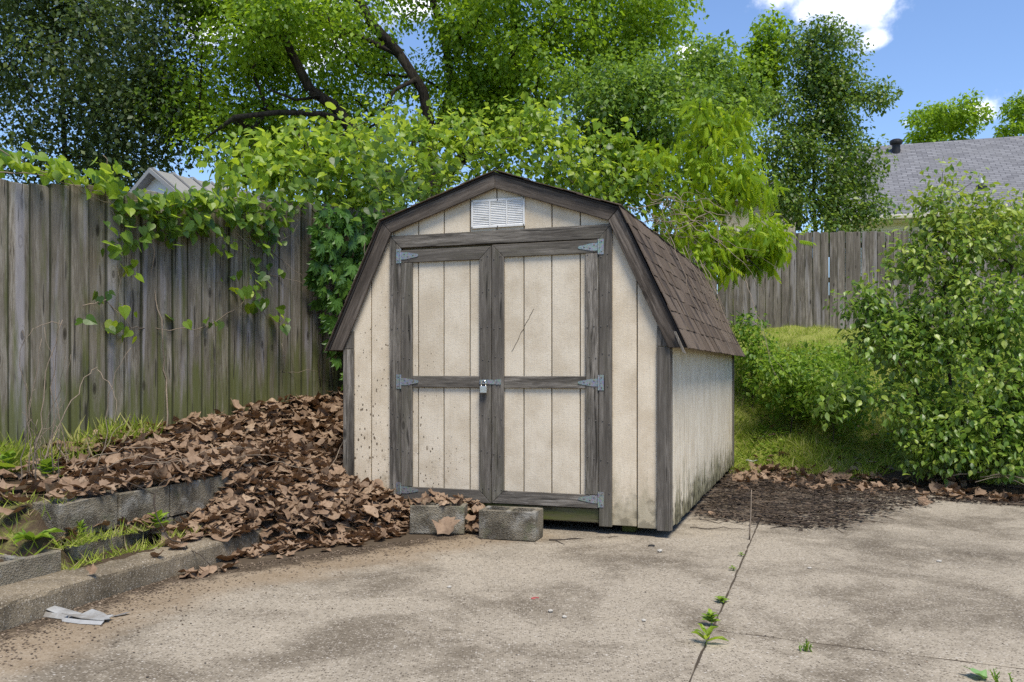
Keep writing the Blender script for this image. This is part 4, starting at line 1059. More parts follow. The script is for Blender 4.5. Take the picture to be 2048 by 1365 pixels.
# lime green sapling with drooping compound leaves behind the shed's right end
b = at_base(1340, 11.9)
st = [([b, A3(1335, 560, 11.9), A3(1332, 480, 11.7), A3(1370, 400, 11.6), A3(1400, 300, 11.6), A3(1420, 220, 11.6)], False),
      ([A3(1332, 480, 11.7), A3(1400, 470, 11.2), A3(1470, 495, 10.8), A3(1520, 540, 10.6)], True), ([A3(1370, 400, 11.6), A3(1460, 380, 11.3), A3(1530, 420, 11.0)], True),
      ([A3(1370, 400, 11.6), A3(1290, 360, 11.5), A3(1270, 320, 11.5)], True)]
tree('sapling_tree', 'lime green sapling with drooping narrow leaflets overhanging the shed roof', b, st,
     [(at(1400, 260, 11.6), (.30, .35, .40), .8), (at(1470, 230, 11.6), (.16, .2, .28), .35), (at(1440, 340, 11.4), (.42, .4, .38), 1.3), (at(1500, 370, 11.2), (.28, .3, .25), .7), (at(1380, 420, 11.4), (.5, .35, .3), .8), (at(1500, 480, 10.9), (.38, .3, .24), .9),
      (at(1430, 520, 10.9), (.42, .3, .28), .8), (at(1540, 490, 10.8), (.22, .2, .14), .4), (at(1310, 330, 11.5), (.35, .3, .3), .5), (at(1400, 470, 11.2), (.4, .3, .2), .5)],
     185, 17, .12, .125, PI, M['lime'], M['bark'], 18, tip=.004, shell=.1, droop=.75, flat=.8, singles=300, leaf_name='leaf')

# ================================================================== VINES
def vine_mass():
    rng = np.random.RandomState(21)
    base = np.array([FA[0] + FDIR[0] * 5.2, FA[1] + FDIR[1] * 5.2]); bz = float(ground(base[0], base[1]))
    def Yof(px): return float(np.interp(px, [480, 560, 650, 740, 800, 880, 1300], [7.9, 8.3, 8.75, 9.3, 10.6, 11.3, 11.5]))
    L = [(470, 385, .22, 6), (520, 370, .26, 9), (560, 350, .30, 11), (600, 340, .30, 12), (640, 400, .30, 14), (650, 345, .30, 12), (690, 380, .33, 15), (700, 330, .30, 12), (730, 420, .26, 12), (740, 360, .34, 15), (780, 300, .32, 12),
         (790, 360, .36, 15), (830, 300, .34, 14), (845, 370, .36, 14), (880, 310, .34, 13), (930, 300, .34, 13), (930, 350, .36, 14), (980, 305, .32, 12), (1030, 310, .34, 13), (1030, 350, .36, 10), (1080, 300, .34, 14), (1120, 320, .34, 13),
         (1130, 370, .34, 12), (1180, 330, .34, 12), (1200, 375, .32, 12), (1240, 350, .32, 12), (1255, 400, .3, 10), (1290, 380, .26, 8), (690, 470, .20, 8), (720, 450, .2, 8), (770, 400, .2, 8)]
    C = []
    for px, py, r, n in L:
        c = at(px, py, Yof(px) + .0); C.append(c + rng.normal(0, .62, (n, 3)) * np.array([r, r * 1.3, r * 1.15]))
    C = np.concatenate(C)
    tall = [A3(783, 205, 9.9), A3(790, 262, 9.9), A3(795, 240, 9.9), A3(1060, 185, 11.3), A3(1072, 170, 11.3), A3(1085, 245, 11.3), A3(1075, 280, 11.3), A3(1110, 212, 11.3), A3(785, 225, 9.9), A3(788, 250, 9.9), A3(780, 275, 9.9), A3(1068, 205, 11.3), A3(1070, 232, 11.3), A3(1100, 218, 11.3), A3(1062, 262, 11.3)]
    for _ in range(58):
        px = rng.uniform(470, 1290); y0 = np.interp(px, [470, 560, 700, 780, 880, 1000, 1100, 1250, 1290], [345, 315, 290, 270, 275, 280, 270, 300, 330]); h_ = rng.uniform(15, 85)
        for q in range(4): tall.append(A3(px + rng.normal(0, 5) + q * rng.uniform(-4, 4), y0 + 12 - h_ * q / 3.5, Yof(px)))
    root = empty('grape_vine', (float(base[0]), float(base[1]), bz), 'bright green vine thicket heaped over the fence behind the shed roof', 'vine')
    trunks = []
    for px in (560, 680, 800, 930, 1080, 1220):
        Y = Yof(px) + .25; g0 = at_base(px, Y); trunks.append(([g0, A3(px + 10, 480, Y), A3(px - 10, 400, Y), A3(px + 15, 340, Y)], False))
    P, par, n0, ends = skeleton(trunks, np.concatenate([C, np.array(tall)]), rng, .2, .25)
    wood('stems', P, par, .0035, .42, M['twig_dark'], root)
    pos, tp, nr, sz = clump_leaves(C, 18, .15, rng, .063, .55, .85, .40)
    nr = norm(nr * np.array([1, 1, .8]) + np.array([0, -.45, .25]))
    s_, t_ = ST(pos[:, 0], pos[:, 1]); ok = ~((s_ > -.12) & (s_ < 2.58) & (t_ > -.1) & (t_ < SL + .08) & (pos[:, 2] < 2.6))
    ok &= pos[:, 2] > ground(pos[:, 0], pos[:, 1]) + .2
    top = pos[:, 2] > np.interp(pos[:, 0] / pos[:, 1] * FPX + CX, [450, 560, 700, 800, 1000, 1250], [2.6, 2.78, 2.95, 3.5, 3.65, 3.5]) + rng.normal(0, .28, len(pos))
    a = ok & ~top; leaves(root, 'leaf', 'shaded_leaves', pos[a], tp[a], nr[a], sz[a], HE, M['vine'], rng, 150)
    a = ok & top; leaves(root, 'sunlit_leaf', 'sunlit_leaves', pos[a], tp[a], nr[a], sz[a] * .9, HE, M['vine_top'], rng, 150)  # upper leaves take the colour with sunlight painted in
    pos, tp, nr, sz = clump_leaves(np.array(tall), 5, .085, rng, .072, .9, 1.0); leaves(root, 'shoot_leaf', 'shoot_leaves', pos, tp, nr, sz, HE, M['vine_top'], rng)
vine_mass()

def yf(px): return 5.68 / (1 - .000495 * px)
NF = np.array([FDIR[1], -FDIR[0], 0])                       # out of the fence towards the driveway
def on_fence(px, py, off=.05):
    Y = yf(px); p = at(px, py, Y); return p + NF * off
def fence_vine():
    rng = np.random.RandomState(31)
    q = on_fence(330, 900, .1); g0 = (float(q[0]), float(q[1]), float(ground(q[0], q[1])))
    root = empty('grape_vine', g0, 'grape vine with large heart-shaped leaves trailing over the top of the weathered fence', 'vine')
    spots = [(20, 315, 22, 14, 10, 1), (60, 330, 25, 18, 14, 1), (110, 340, 25, 18, 12, 1), (165, 352, 28, 20, 14, 1), (205, 350, 22, 32, 16, 1), (245, 385, 30, 35, 26, 1), (225, 425, 25, 22, 14, 0), (280, 420, 32, 40, 34, 0), (330, 405, 35, 36, 34, 1), (320, 450, 34, 30, 24, 0),
             (385, 400, 36, 36, 36, 1), (390, 450, 34, 30, 26, 0), (440, 420, 36, 40, 38, 0), (480, 400, 34, 40, 38, 1), (500, 450, 30, 34, 24, 0), (540, 420, 34, 40, 36, 0), (470, 350, 34, 26, 22, 1), (400, 345, 26, 24, 3, 1), (540, 350, 40, 30, 30, 1), (590, 400, 30, 40, 26, 0),
             (235, 480, 28, 20, 14, 0), (195, 510, 14, 12, 4, 0), (185, 585, 12, 10, 4, 0), (238, 545, 14, 22, 7, 1), (225, 625, 14, 22, 5, 1), (232, 665, 10, 10, 3, 1), (135, 635, 8, 10, 2, 0), (340, 640, 8, 8, 2, 0), (400, 640, 10, 8, 3, 0), (515, 490, 26, 22, 12, 0), (510, 550, 22, 30, 10, 0), (480, 580, 22, 14, 7, 1),
             (500, 610, 18, 14, 5, 0), (545, 640, 16, 16, 7, 1), (455, 555, 14, 16, 4, 0), (430, 500, 16, 14, 5, 1)]
    pos, top = [], []
    for px, py, sx, sy, n, y in spots:
        for _ in range(int(n * 1.4)):
            x, y_ = px + rng.normal(0, sx * .62), py + rng.normal(0, sy * .62); y_ = y_ if not 255 < x < 450 else max(y_, 388 + rng.normal(0, 12)); pos.append(on_fence(x, y_, rng.uniform(.03, .20) if y_ > 385 else rng.uniform(-.15, .18))); top.append(y and rng.rand() < .75)
    pos = np.array(pos); top = np.array(top, bool); n = len(pos)
    tip = norm(rng.normal(0, .55, (n, 3)) + np.array([0, 0, -.75]) + NF * .25); nr = norm(NF * .8 + np.array([0, 0, .75]) + rng.normal(0, .5, (n, 3)))
    sz = .064 * np.clip(np.exp(rng.normal(0, .34, n)), .5, 1.55)
    leaves(root, 'sunlit_leaf', 'sunlit_leaves', pos[top], tip[top], nr[top], sz[top], HE, M['vine_top'], rng, 150)  # same sunlit colour for the bright spots along the fence
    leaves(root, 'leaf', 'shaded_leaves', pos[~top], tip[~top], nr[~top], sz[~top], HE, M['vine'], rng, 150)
    for path, r in [([(320, 900), (330, 760), (310, 640), (300, 520), (290, 430), (330, 390)], .007), ([(-20, 300), (60, 332), (130, 365), (200, 405), (260, 430), (330, 430)], .004), ([(-20, 345), (90, 352), (190, 388), (280, 405), (420, 400), (560, 400)], .004),
                    ([(215, 420), (238, 500), (225, 600), (232, 680)], .0025), ([(200, 310), (205, 350), (230, 420)], .0025), ([(470, 440), (510, 520), (500, 600), (545, 650)], .0028), ([(160, 610), (210, 600), (250, 655), (330, 660), (420, 655), (480, 600), (500, 540)], .004),
                    ([(590, 450), (540, 500), (600, 560), (650, 600)], .003), ([(470, 470), (520, 545), (600, 570), (680, 620)], .003), ([(555, 690), (565, 745), (620, 742), (660, 765)], .0025), ([(530, 430), (570, 420), (640, 450), (700, 500)], .004)]:
        pts = []
        for a, b in zip(path, path[1:]):
            for u in np.linspace(0, 1, 6, endpoint=False): pts.append(on_fence(a[0] + (b[0] - a[0]) * u + rng.normal(0, 2.0), a[1] + (b[1] - a[1]) * u + rng.normal(0, 2.0), .035 + .03 * math.sin(len(pts) * .7)))
        pts.append(on_fence(*path[-1], .03))
        MB().tube(np.array(pts) - np.array(g0), np.linspace(r, r * .5, len(pts)), 5).build('stem', M['twig'], root, smooth=True)
fence_vine()

def creeper():
    rng = np.random.RandomState(41)
    q = on_fence(690, 770, .1); g0 = (float(q[0]), float(q[1]), float(ground(q[0], q[1])))
    root = empty('virginia_creeper', g0, 'dark five-fingered creeper covering the fence beside the shed wall', 'vine')
    pos = []
    for y in np.arange(430, 770, 9.5):
        x0 = np.interp(y, [430, 520, 620, 700, 770], [598, 598, 608, 636, 665]); x1 = np.interp(y, [430, 500, 600, 700, 770], [740, 760, 740, 700, 700])
        n = int(max(1, (x1 - x0) / 13 * (1 if y < 700 else .5)))
        for _ in range(n): x = rng.uniform(x0, x1); pos.append(on_fence(x, y + rng.normal(0, 5), rng.uniform(.10, .24)))
    pos = np.array(pos); n = len(pos)
    tip = norm(np.array([0, 0, -1.0]) + rng.normal(0, .30, (n, 3))); nr = norm(NF + np.array([0, 0, .35]) + rng.normal(0, .28, (n, 3)))
    leaves(root, 'leaf', 'leaves', pos, tip, nr, .112 * np.exp(rng.normal(0, .2, n)), PA, M['creeper'], rng, 300)
    for k in range(5):
        x = 640 + k * 18; pts = [on_fence(x + rng.normal(0, 4), y, .02) for y in np.linspace(775, 440 + k * 8, 14)]
        MB().tube(np.array(pts) - np.array(g0), np.linspace(.005, .002, 14), 5).build('stem', M['twig_dark'], root, smooth=True)
creeper()

# ================================================================== SHRUBS
b = at_base(1915, 8.95)
tree('shrub', 'tall leafy shrub with pale tips at the edge of the driveway', b,
     [([b, A3(1900, 760, 8.95), A3(1890, 600, 8.95), A3(1880, 450, 8.95), A3(1885, 350, 8.95)], False), ([A3(1905, 860, 8.95), A3(1990, 700, 8.9), A3(2030, 520, 8.9)], True), ([A3(1905, 860, 8.95), A3(1820, 760, 8.8), A3(1760, 690, 8.7)], True), ([A3(1905, 860, 8.95), A3(1960, 760, 8.6)], True)],
     [(at(1880, 520, 8.95), (.42, .4, .35), 1.0), (at(1885, 430, 8.95), (.24, .25, .25), .40), (at(1960, 450, 8.95), (.28, .3, .26), .5), (at(2040, 470, 8.95), (.40, .35, .40), .9), (at(1930, 620, 8.85), (.62, .45, .35), 1.5), (at(1950, 740, 8.75), (.68, .5, .40), 1.7), (at(1960, 840, 8.6), (.62, .45, .30), 1.3),
      (at(1800, 690, 8.85), (.45, .4, .32), .9), (at(1760, 620, 8.9), (.25, .25, .15), .28), (at(1870, 860, 8.7), (.42, .35, .22), .55), (at(2060, 650, 8.8), (.5, .4, .6), 1.2), (at(2060, 840, 8.5), (.5, .4, .35), 1.0), (at(1800, 800, 8.8), (.30, .3, .22), .3), (at(1905, 905, 8.6), (.45, .3, .13), .8), (at(2000, 905, 8.45), (.45, .3, .13), .7)],
     470, 36, .105, .062, OV, M['shrub'], M['twig_dark'], 51, tip=.0028, power=.46, shell=.45, droop=.55, flat=.8, singles=300, cat='shrub', seg=.22, tipmat=M['tips'], tipz=(1.5, 3.0),
     extra=[A3(1885, 345, 8.95), A3(1887, 370, 8.95), A3(1880, 395, 8.95), A3(1850, 420, 8.95), A3(1835, 400, 8.95), A3(1945, 365, 8.95), A3(1950, 385, 8.95), A3(1975, 395, 8.95), A3(1690, 605, 8.9), A3(1715, 612, 8.9), A3(1735, 570, 8.9), A3(1760, 565, 8.9), A3(1660, 790, 8.7), A3(1690, 770, 8.7), A3(1720, 790, 8.7), A3(1650, 820, 8.7), A3(1790, 545, 8.9), A3(1800, 500, 8.9)])
for k, (px, py, Y, r, n, lab) in enumerate([(1505, 690, 10.9, (.28, .3, .38), 46, 'tangled light green bush against the rear corner of the shed'), (1580, 750, 10.3, (.46, .36, .27), 74, 'low spreading bush on the grassy bank behind the shed'), (1690, 735, 10.4, (.38, .35, .22), 42, 'loose leafy bush on the bank beside the tall shrub'), (1665, 780, 9.9, (.40, .3, .18), 40, 'small sprawling bush at the foot of the bank before the tall shrub')]):
    b = at_base(px, Y)
    tree('bush', lab, b, [([b, tuple(at(px, py, Y))], False)], [(at(px, py, Y), r, 1), (at(px + 20, py + 40, Y), (r[0] * .9, r[1], r[2] * .8), .6)], n, 34, .10, .050, OV, M['bush'], M['twig_dark'], 60 + k, tip=.002, power=.42, shell=.3, droop=.4, cat='shrub', seg=.2, singles=40)

# ================================================================== GROUND COVER
def surf(x, y):
    """top of whatever lies at a spot: soil, slab, kerb or block"""
    x = np.asarray(x, float); y = np.asarray(y, float); s, t = ST(x, y); z = ground(x, y)
    z = np.maximum(z, np.where((s > .11) & (t < 3.0), slab_z(x, y), -1))
    z = np.maximum(z, np.where((s > -.142) & (s < .103) & (t < -.55), .121, -1))
    z = np.maximum(z, np.where((s > -.455) & (s < -.265) & (t > -2.4) & (t < -.38), .425, -1))
    z = np.maximum(z, np.where((s > -.33) & (s < -.14) & (t < -2.45 + .7) & (t > -4.4), .222, -1))
    return z
def st_points(s, t):
    return O2[0] + s * Rv[0] + t * Dv[0], O2[1] + s * Rv[1] + t * Dv[1]
def lie(n, rng, tilt):
    a = rng.uniform(0, 2 * math.pi, n); up = norm(np.stack([rng.normal(0, tilt, n), rng.normal(0, tilt, n), np.ones(n)], 1)); up[rng.rand(n) < .5] *= -1
    return np.stack([np.cos(a), np.sin(a), rng.normal(0, .25, n)], 1), up
DEAD = [T_dead(i) for i in range(8)]
def leaf_pile():
    rng = np.random.RandomState(71); S, T_ = [], []
    def zone(n, s0, s1, t0, t1, f=None):
        s = rng.uniform(s0, s1, n * 3); t = rng.uniform(t0, t1, n * 3); k = np.ones(n * 3, bool) if f is None else f(s, t); S.append(s[k][:n]); T_.append(t[k][:n])
    fs = lambda t: np.interp(t, [-1.62, 1.345, 4.2], [-1.58, -1.06, -.6]) + .04
    def nearf(s, t): return (s > fs(t)) & (rng.rand(len(s)) < sstep(-2.0, -1.1, t + .5 * (s + 1)))
    zone(2700, -1.5, -.05, -1.9, 2.3, nearf)
    zone(1600, -.5, .85, -1.55, -.02, lambda s, t: s < np.interp(t, [-1.9, -1.6, -.45, 0], [.02, .12, .80, .90]) + rng.normal(0, .05, len(s)))
    zone(150, .05, 1.0, -.55, -.03, lambda s, t: rng.rand(len(s)) < sstep(1.35, .5, s))
    zone(130, -.46, -.2, -2.4, -.5); zone(170, -1.4, -.35, -3.2, -1.8)
    zone(34, .0, .75, -2.3, -.5, lambda s, t: (s > .05) & (s < np.interp(t, [-2.3, -.45], [.14, .95])))
    S_, TT = np.concatenate(S), np.concatenate(T_); x, y = st_points(S_, TT); n = len(x)
    ins = ((S_ > -.02) & (TT > -.06)) | ((S_ > .70) & (TT < -.24)); x, y, S_, TT = x[~ins], y[~ins], S_[~ins], TT[~ins]; n = len(x)
    thick = .035 + .05 * sstep(-1.6, -.6, TT)
    flat_ = (ground(x, y) < .03) | ((S_ > -.15) & (TT < -1.5)); thick = np.where(flat_, .006, thick)
    z = surf(x, y) + np.where(flat_, .0, .012) + rng.rand(n) ** 1.3 * thick
    pos = np.stack([x, y, z], 1); tip, up = lie(n, rng, .45); sz = .106 * np.clip(np.exp(rng.normal(0, .30, n)), .5, 1.5); pos[:, 2] += np.where(flat_, .006, .02 * (sz / .145)); up[flat_] = norm(np.abs(up[flat_]) * np.array([.3, .3, 1]))
    loc = W(-.5, -.3, .40); root = empty('leaf_pile', loc, 'deep drift of curled brown leaves between the fence, block wall and shed', 'leaf pile')
    # leaves caught behind, on and between the loose blocks
    m_ = 120; s2 = rng.uniform(.72, 1.32, m_); t2 = np.where(s2 < 1.14, rng.uniform(-.24, -.05, m_), rng.uniform(-.40, -.05, m_)); x2, y2 = st_points(s2, t2); z2 = .015 + rng.rand(m_) * np.where(s2 < 1.14, .21, .12 * np.clip((1.36 - s2) / .2, .1, 1))
    m3 = 14; x3 = -.50 + rng.uniform(-.17, .17, m3); y3 = 6.045 + rng.uniform(-.06, .09, m3); z3 = np.full(m3, .205) + rng.rand(m3) * .02
    pos = np.concatenate([pos, np.stack([x2, y2, z2], 1), np.stack([x3, y3, z3], 1)]); tp2, up2 = lie(m_ + m3, rng, .5); tip = np.concatenate([tip, tp2]); up = np.concatenate([up, up2]); sz = np.concatenate([sz, rng.uniform(.07, .12, m_ + m3)]); n = len(pos)
    grp = rng.randint(0, len(DEAD), n)
    for k, tp in enumerate(DEAD):
        m = grp == k; leaves(root, 'leaf', 'leaf_litter', pos[m], tip[m], up[m], sz[m], tp, M['dead'], rng, 37)
    # one big leaf standing against the dark block
    return root
leaf_pile()
def lone_leaf(px, py, Y, size, tilt, rz, k, lab):
    p = at(px, py, Y); me = tpl_mesh('dead_leaf', DEAD[k], M['dead'])
    o = mesh_obj('dead_leaf', me, None, None, (p[0], p[1], float(surf(p[0], p[1])) + .004 + (size * .3 if tilt > 40 else 0)), (R_(tilt), 0, R_(rz))); o.scale = (size,) * 3; tag(o, lab, 'leaf')
lone_leaf(892, 1050, 5.90, .19, 62, 8, 2, 'large brown leaf leaning against the face of the dark cinder block')
lone_leaf(400, 1155, 4.74, .14, 4, 40, 1, 'flat brown leaf lying alone on the concrete before the kerb end')
lone_leaf(185, 1198, 4.25, .06, 55, 20, 4, 'small brown leaf leaning on the kerb face above the white scrap')
lone_leaf(1432, 1032, 6.73, .12, 3, 70, 5, 'pale tan leaf on the concrete near the shed corner and mulch')

def leaf_strip():
    rng = np.random.RandomState(73); s = np.concatenate([rng.uniform(2.55, 4.6, 260), rng.uniform(4.4, 7, 130)]); n = len(s)
    t = np.where(s < 4.5, rng.normal(3.55, .42, n), rng.normal(3.35, .25, n)); x, y = st_points(s, t)
    pos = np.stack([x, y, surf(x, y) + .02 + rng.rand(n) * .03], 1); tip, up = lie(n, rng, .40); sz = .115 * np.exp(rng.normal(0, .3, n))
    root = empty('leaf_litter', W(3.5, 3.5, .0), 'thin band of brown leaves between the mulch and the grassy bank', 'leaf litter'); g = rng.randint(0, 4, n)
    for k in range(4):
        m = g == k; leaves(root, 'leaf', 'small_leaves', pos[m], tip[m], up[m], sz[m], DEAD[k + 2], M['dead'], rng, 40)
    s = rng.uniform(2.6, 6.0, 60); t = rng.uniform(4.0, 5.6, 60); x, y = st_points(s, t); pos = np.stack([x, y, surf(x, y) + .06], 1); tip, up = lie(60, rng, .3)
    leaves(root, 'leaf', 'scattered_leaves', pos, tip, up, np.full(60, .10), DEAD[0], M['dead'], rng, 25)
leaf_strip()

STICK = ([(-.012, 0, 0), (.012, 0, 0), (0, 0, .02), (-.010, 1, 0), (.010, 1, 0), (0, 1, .016)], [(0, 3, 4), (0, 4, 1), (1, 4, 5), (1, 5, 2), (2, 5, 3), (2, 3, 0)])
CHIP = ([(-.5, 0, 0), (.4, .1, 0), (.5, .9, .1), (-.3, 1, .05)], [(0, 1, 2), (0, 2, 3)])
def mulch():
    rng = np.random.RandomState(75)
    def pts(n, poly):
        poly = np.array(poly); out = []
        while len(out) < n:
            q = np.array([rng.uniform(poly[:, 0].min(), poly[:, 0].max()), rng.uniform(poly[:, 1].min(), poly[:, 1].max())]); ins = False; j = len(poly) - 1
            for i in range(len(poly)):
                a, b = poly[i], poly[j]
                if (a[1] > q[1]) != (b[1] > q[1]) and q[0] < (b[0] - a[0]) * (q[1] - a[1]) / (b[1] - a[1]) + a[0]: ins = not ins
                j = i
            if ins: out.append(q + rng.normal(0, .05, 2))
        return np.array(out)
    A = [(2.47, .95), (2.62, .85), (2.9, .72), (3.4, .72), (3.7, 1.3), (3.98, 2.1), (4.4, 2.75), (7, 2.85), (7, 3.6), (4.4, 3.7), (2.47, 3.9)]
    for name, n, tpl, smin, smax, lab in (('mulch_sticks', 2600, STICK, .05, .26, 'tangle of dark fallen twigs beside the shed'), ('mulch_chips', 9000, CHIP, .008, .035, 'dark leaf mould and bark bits on the concrete beside the shed')):
        q = pts(n, A); q[:, 0] = np.maximum(q[:, 0], 2.475); x, y = st_points(q[:, 0], q[:, 1]); hp = .035 * sstep(.7, 1.6, q[:, 1]) * (q[:, 0] < 4.2)
        pos = np.stack([x, y, surf(x, y) + .004 + rng.rand(n) * (.012 + hp)], 1); tip, up = lie(n, rng, .25); tip[:, 2] *= .35
        o = mesh_obj(name, leaf_mesh(name, pos, tip, up, rng.uniform(smin, smax, n) * (1 if tpl is CHIP else 1), tpl, M['mulch'], rng.rand(n) * (.9 if tpl is STICK else .8)), None); tag(o, lab, 'mulch', kind='stuff')
    # crumbs and soil specks swept along the kerb and before the blocks
    n = 5200; t = rng.uniform(-3.4, -.3, n); e = np.interp(t, [-3.4, -1.9, -.45], [.11, .12, 1.0]); s = e + rng.exponential(.16, n); x, y = st_points(s, t)
    pos = np.stack([x, y, surf(x, y) + .002], 1); tip, up = lie(n, rng, .2); tip[:, 2] = 0
    o = mesh_obj('soil_crumbs', leaf_mesh('soil_crumbs', pos, tip, up, rng.uniform(.003, .012, n), CHIP, M['mulch'], rng.uniform(.35, 1, n) ** .7), None); tag(o, 'dark crumbs of soil and leaf bits washed along the kerb', 'soil', kind='stuff')
    n = 900; s = rng.uniform(.2, 6, n); t = rng.uniform(-3.6, 2.6, n); k = ~((s < 2.5) & (t > -.05)); x, y = st_points(s[k], t[k]); n = len(x)
    pos = np.stack([x, y, surf(x, y) + .002], 1); tip, up = lie(n, rng, .2); tip[:, 2] = 0
    o = mesh_obj('grit', leaf_mesh('grit', pos, tip, up, rng.uniform(.003, .009, n), CHIP, M['mulch'], rng.uniform(.3, 1, n)), None); tag(o, 'loose grit scattered over the concrete driveway', 'grit', kind='stuff')
mulch()

BLADE = ([(-.035, 0, 0), (.035, 0, 0), (.028, .55, .06), (-.028, .55, .06), (0, 1, .30)], [(0, 1, 2), (0, 2, 3), (3, 2, 4)])
def grass():
    rng = np.random.RandomState(81)
    def field(name, lab, x, y, lo, hi, lean, mat):
        n = len(x); z = surf(x, y) - .004; pos = np.stack([x, y, z], 1); tip = norm(np.stack([rng.normal(0, lean, n), rng.normal(0, lean, n), np.ones(n) * .75], 1)); nr = norm(rng.normal(0, 1, (n, 3)) + np.array([0, -.4, .6]))
        o = mesh_obj(name, leaf_mesh(name, pos, tip, nr, rng.uniform(lo, hi, n) * (.7 + .5 * (vnoise(x, y, 3.0, 4) > 0)), BLADE, mat, np.clip(rng.rand(n) * .8 + .2 * (vnoise(x, y, 1.2, 8) + .5), 0, 1)), None); tag(o, lab, 'grass', kind='stuff')
    n = 80000; s = rng.uniform(2.3, 8.2, n); t = 3.75 + rng.rand(n) ** 1.25 * 3.6; x, y = st_points(s, t)
    k = (sstep(3.7, 4.5, t + .5 * vnoise(x, y, 2.5, 6)) > rng.rand(n)) & (x < 8.5); field('bank_grass', 'rough matted grass on the bank behind the shed', x[k], y[k], .05, .15, .75, M['grass'])
    n = 34000; x = rng.uniform(2.2, 9.5, n); y = rng.uniform(11.2, 16.2, n); field('lawn_grass', 'mown lawn below the grey back fence', x, y, .04, .09, .6, M['grass'])
    n = 2800; s = rng.uniform(-1.6, -.15, n); t = rng.uniform(-3.6, -2.3, n); k = ~((s > -.35) & (t < -2.46) & (rng.rand(n) < .85)); x, y = st_points(s[k], t[k]); field('terrace_grass', 'grass growing over the low block row by the kerb', x, y, .03, .10, .7, M['grass'])
    n = 1300; t = rng.uniform(-2.5, -.9, n); s = rng.uniform(-.26, -.12, n) + .05 * rng.rand(n); k = sstep(-1.1, -1.9, t) > rng.rand(n); x, y = st_points(s[k], t[k]); field('kerb_grass', 'thin grass strip between the kerb and the raised block wall', x, y, .03, .09, .8, M['grass'])
    n = 1800; u = rng.uniform(0, 1, n); x = FA[0] + FDIR[0] * (-.6 + 1.6 * u) + NF[0] * rng.uniform(.02, .3, n); y = FA[1] + FDIR[1] * (-.6 + 1.6 * u) + NF[1] * rng.uniform(.02, .3, n); field('fence_grass', 'green grass tufts at the foot of the fence behind the brambles', x, y, .05, .22, .45, M['grass'])
    # broad leaved ground cover
    n = 15000; s = rng.uniform(2.4, 7.5, n); t = 4.3 + rng.rand(n) * 2.4; x, y = st_points(s, t); k = vnoise(x, y, 2.0, 9) > -.1; x, y = x[k], y[k]; n = len(x); pos = np.stack([x, y, surf(x, y) + rng.uniform(.02, .20, n) * sstep(4.2, 5.2, ST(x, y)[1])], 1); tip, up = lie(n, rng, .5); up[:, 2] = np.abs(up[:, 2])
    o = mesh_obj('ground_ivy', leaf_mesh('ground_ivy', pos, tip, up, rng.uniform(.025, .06, n), OV, M['bush'], rng.rand(n)), None); tag(o, 'low broad-leaved weeds among the bank grass', 'weeds', kind='stuff')
grass()

# ------------------------------------------------------------------ weeds, twigs, litter
def rosette(name, label, px, py, Y, n, length, tpl, mat, seed, lift=.6, stem=0.0, cat='weed'):
    rng = np.random.RandomState(seed); p = at(px, py, Y); loc = (float(p[0]), float(p[1]), float(surf(p[0], p[1]))); root = empty(name, loc, label, cat)
    me = tpl_mesh('leaf', tpl, mat); h = stem
    if stem > 0: MB().tube([(0, 0, -.005), (.004, 0, stem * .5), (0, .004, stem)], [.003, .0025, .0015], 5).build('stem', M['stem'], root)
    for i in range(n):
        a = 2.399 * i + rng.uniform(-.3, .3); u = i / max(1, n - 1); el_ = lift * (.6 + .8 * u) + rng.uniform(-.15, .15)
        tip = np.array([[math.cos(a) * math.cos(el_), math.sin(a) * math.cos(el_), math.sin(el_)]]); nr = np.array([[-math.cos(a) * .4, -math.sin(a) * .4, 1.0]])
        F = frames(tip, nr)[0]; sz = length * rng.uniform(.6, 1.1) * (1 - .35 * u)
        Mx = Matrix((F * sz).tolist()).to_4x4(); Mx.translation = Vector((0, 0, h * (.25 + .75 * u) if stem else .004)); o = bpy.data.objects.new('leaf', me); o.parent = root; o.matrix_basis = Mx; COL.objects.link(o)
    return root
LONG = T_ovate(.17, .05, .25)
rosette('dock_weed', 'broad-leaved dock growing over the low block row', 65, 1085, 4.35, 11, .19, LONG, M['weed'], 1, .45)
rosette('seedling', 'yellow-green seedling with long leaves in the driveway joint', 1412, 1285, 3.60, 8, .105, LONG, M['vine_top'], 2, .7, .045)
rosette('seedling', 'bushy green weed just behind the yellow seedling in the joint', 1422, 1250, 3.86, 20, .055, OV, M['weed'], 3, .5, .05)
rosette('seedling', 'flat small weed farther along the driveway joint', 1440, 1203, 4.25, 14, .05, OV, M['weed'], 4, .3, .02)
rosette('seedling', 'tiny weed in the joint halfway to the upright stick', 1466, 1140, 4.92, 8, .032, OV, M['weed'], 5, .4, .02)
rosette('seedling', 'tiny weed in the joint nearest the upright stick', 1482, 1110, 5.30, 7, .030, OV, M['weed'], 6, .4, .02)
rosette('weed', 'small leafy sprig growing out of the hollow block corner', 160, 990, 4.62, 14, .06, OV, M['weed'], 7, .8, .08)
rosette('weed', 'pale green sprig on top of the dark cinder block', 848, 1000, 6.12, 12, .05, OV, M['weed'], 8, .8, .07)
rosette('weed', 'green leaves sprouting through the leaf drift before the raised wall', 315, 1020, 5.0, 6, .09, HE, M['weed'], 9, .6, .06)
rosette('weed', 'leafy weed at the fence foot near the brambles', 95, 950, 5.3, 12, .10, HE, M['weed'], 10, .5, .12)
rosette('weed', 'broad weed by the fence at the edge of the leaf drift', 15, 900, 5.35, 9, .12, HE, M['weed'], 11, .6, .15)
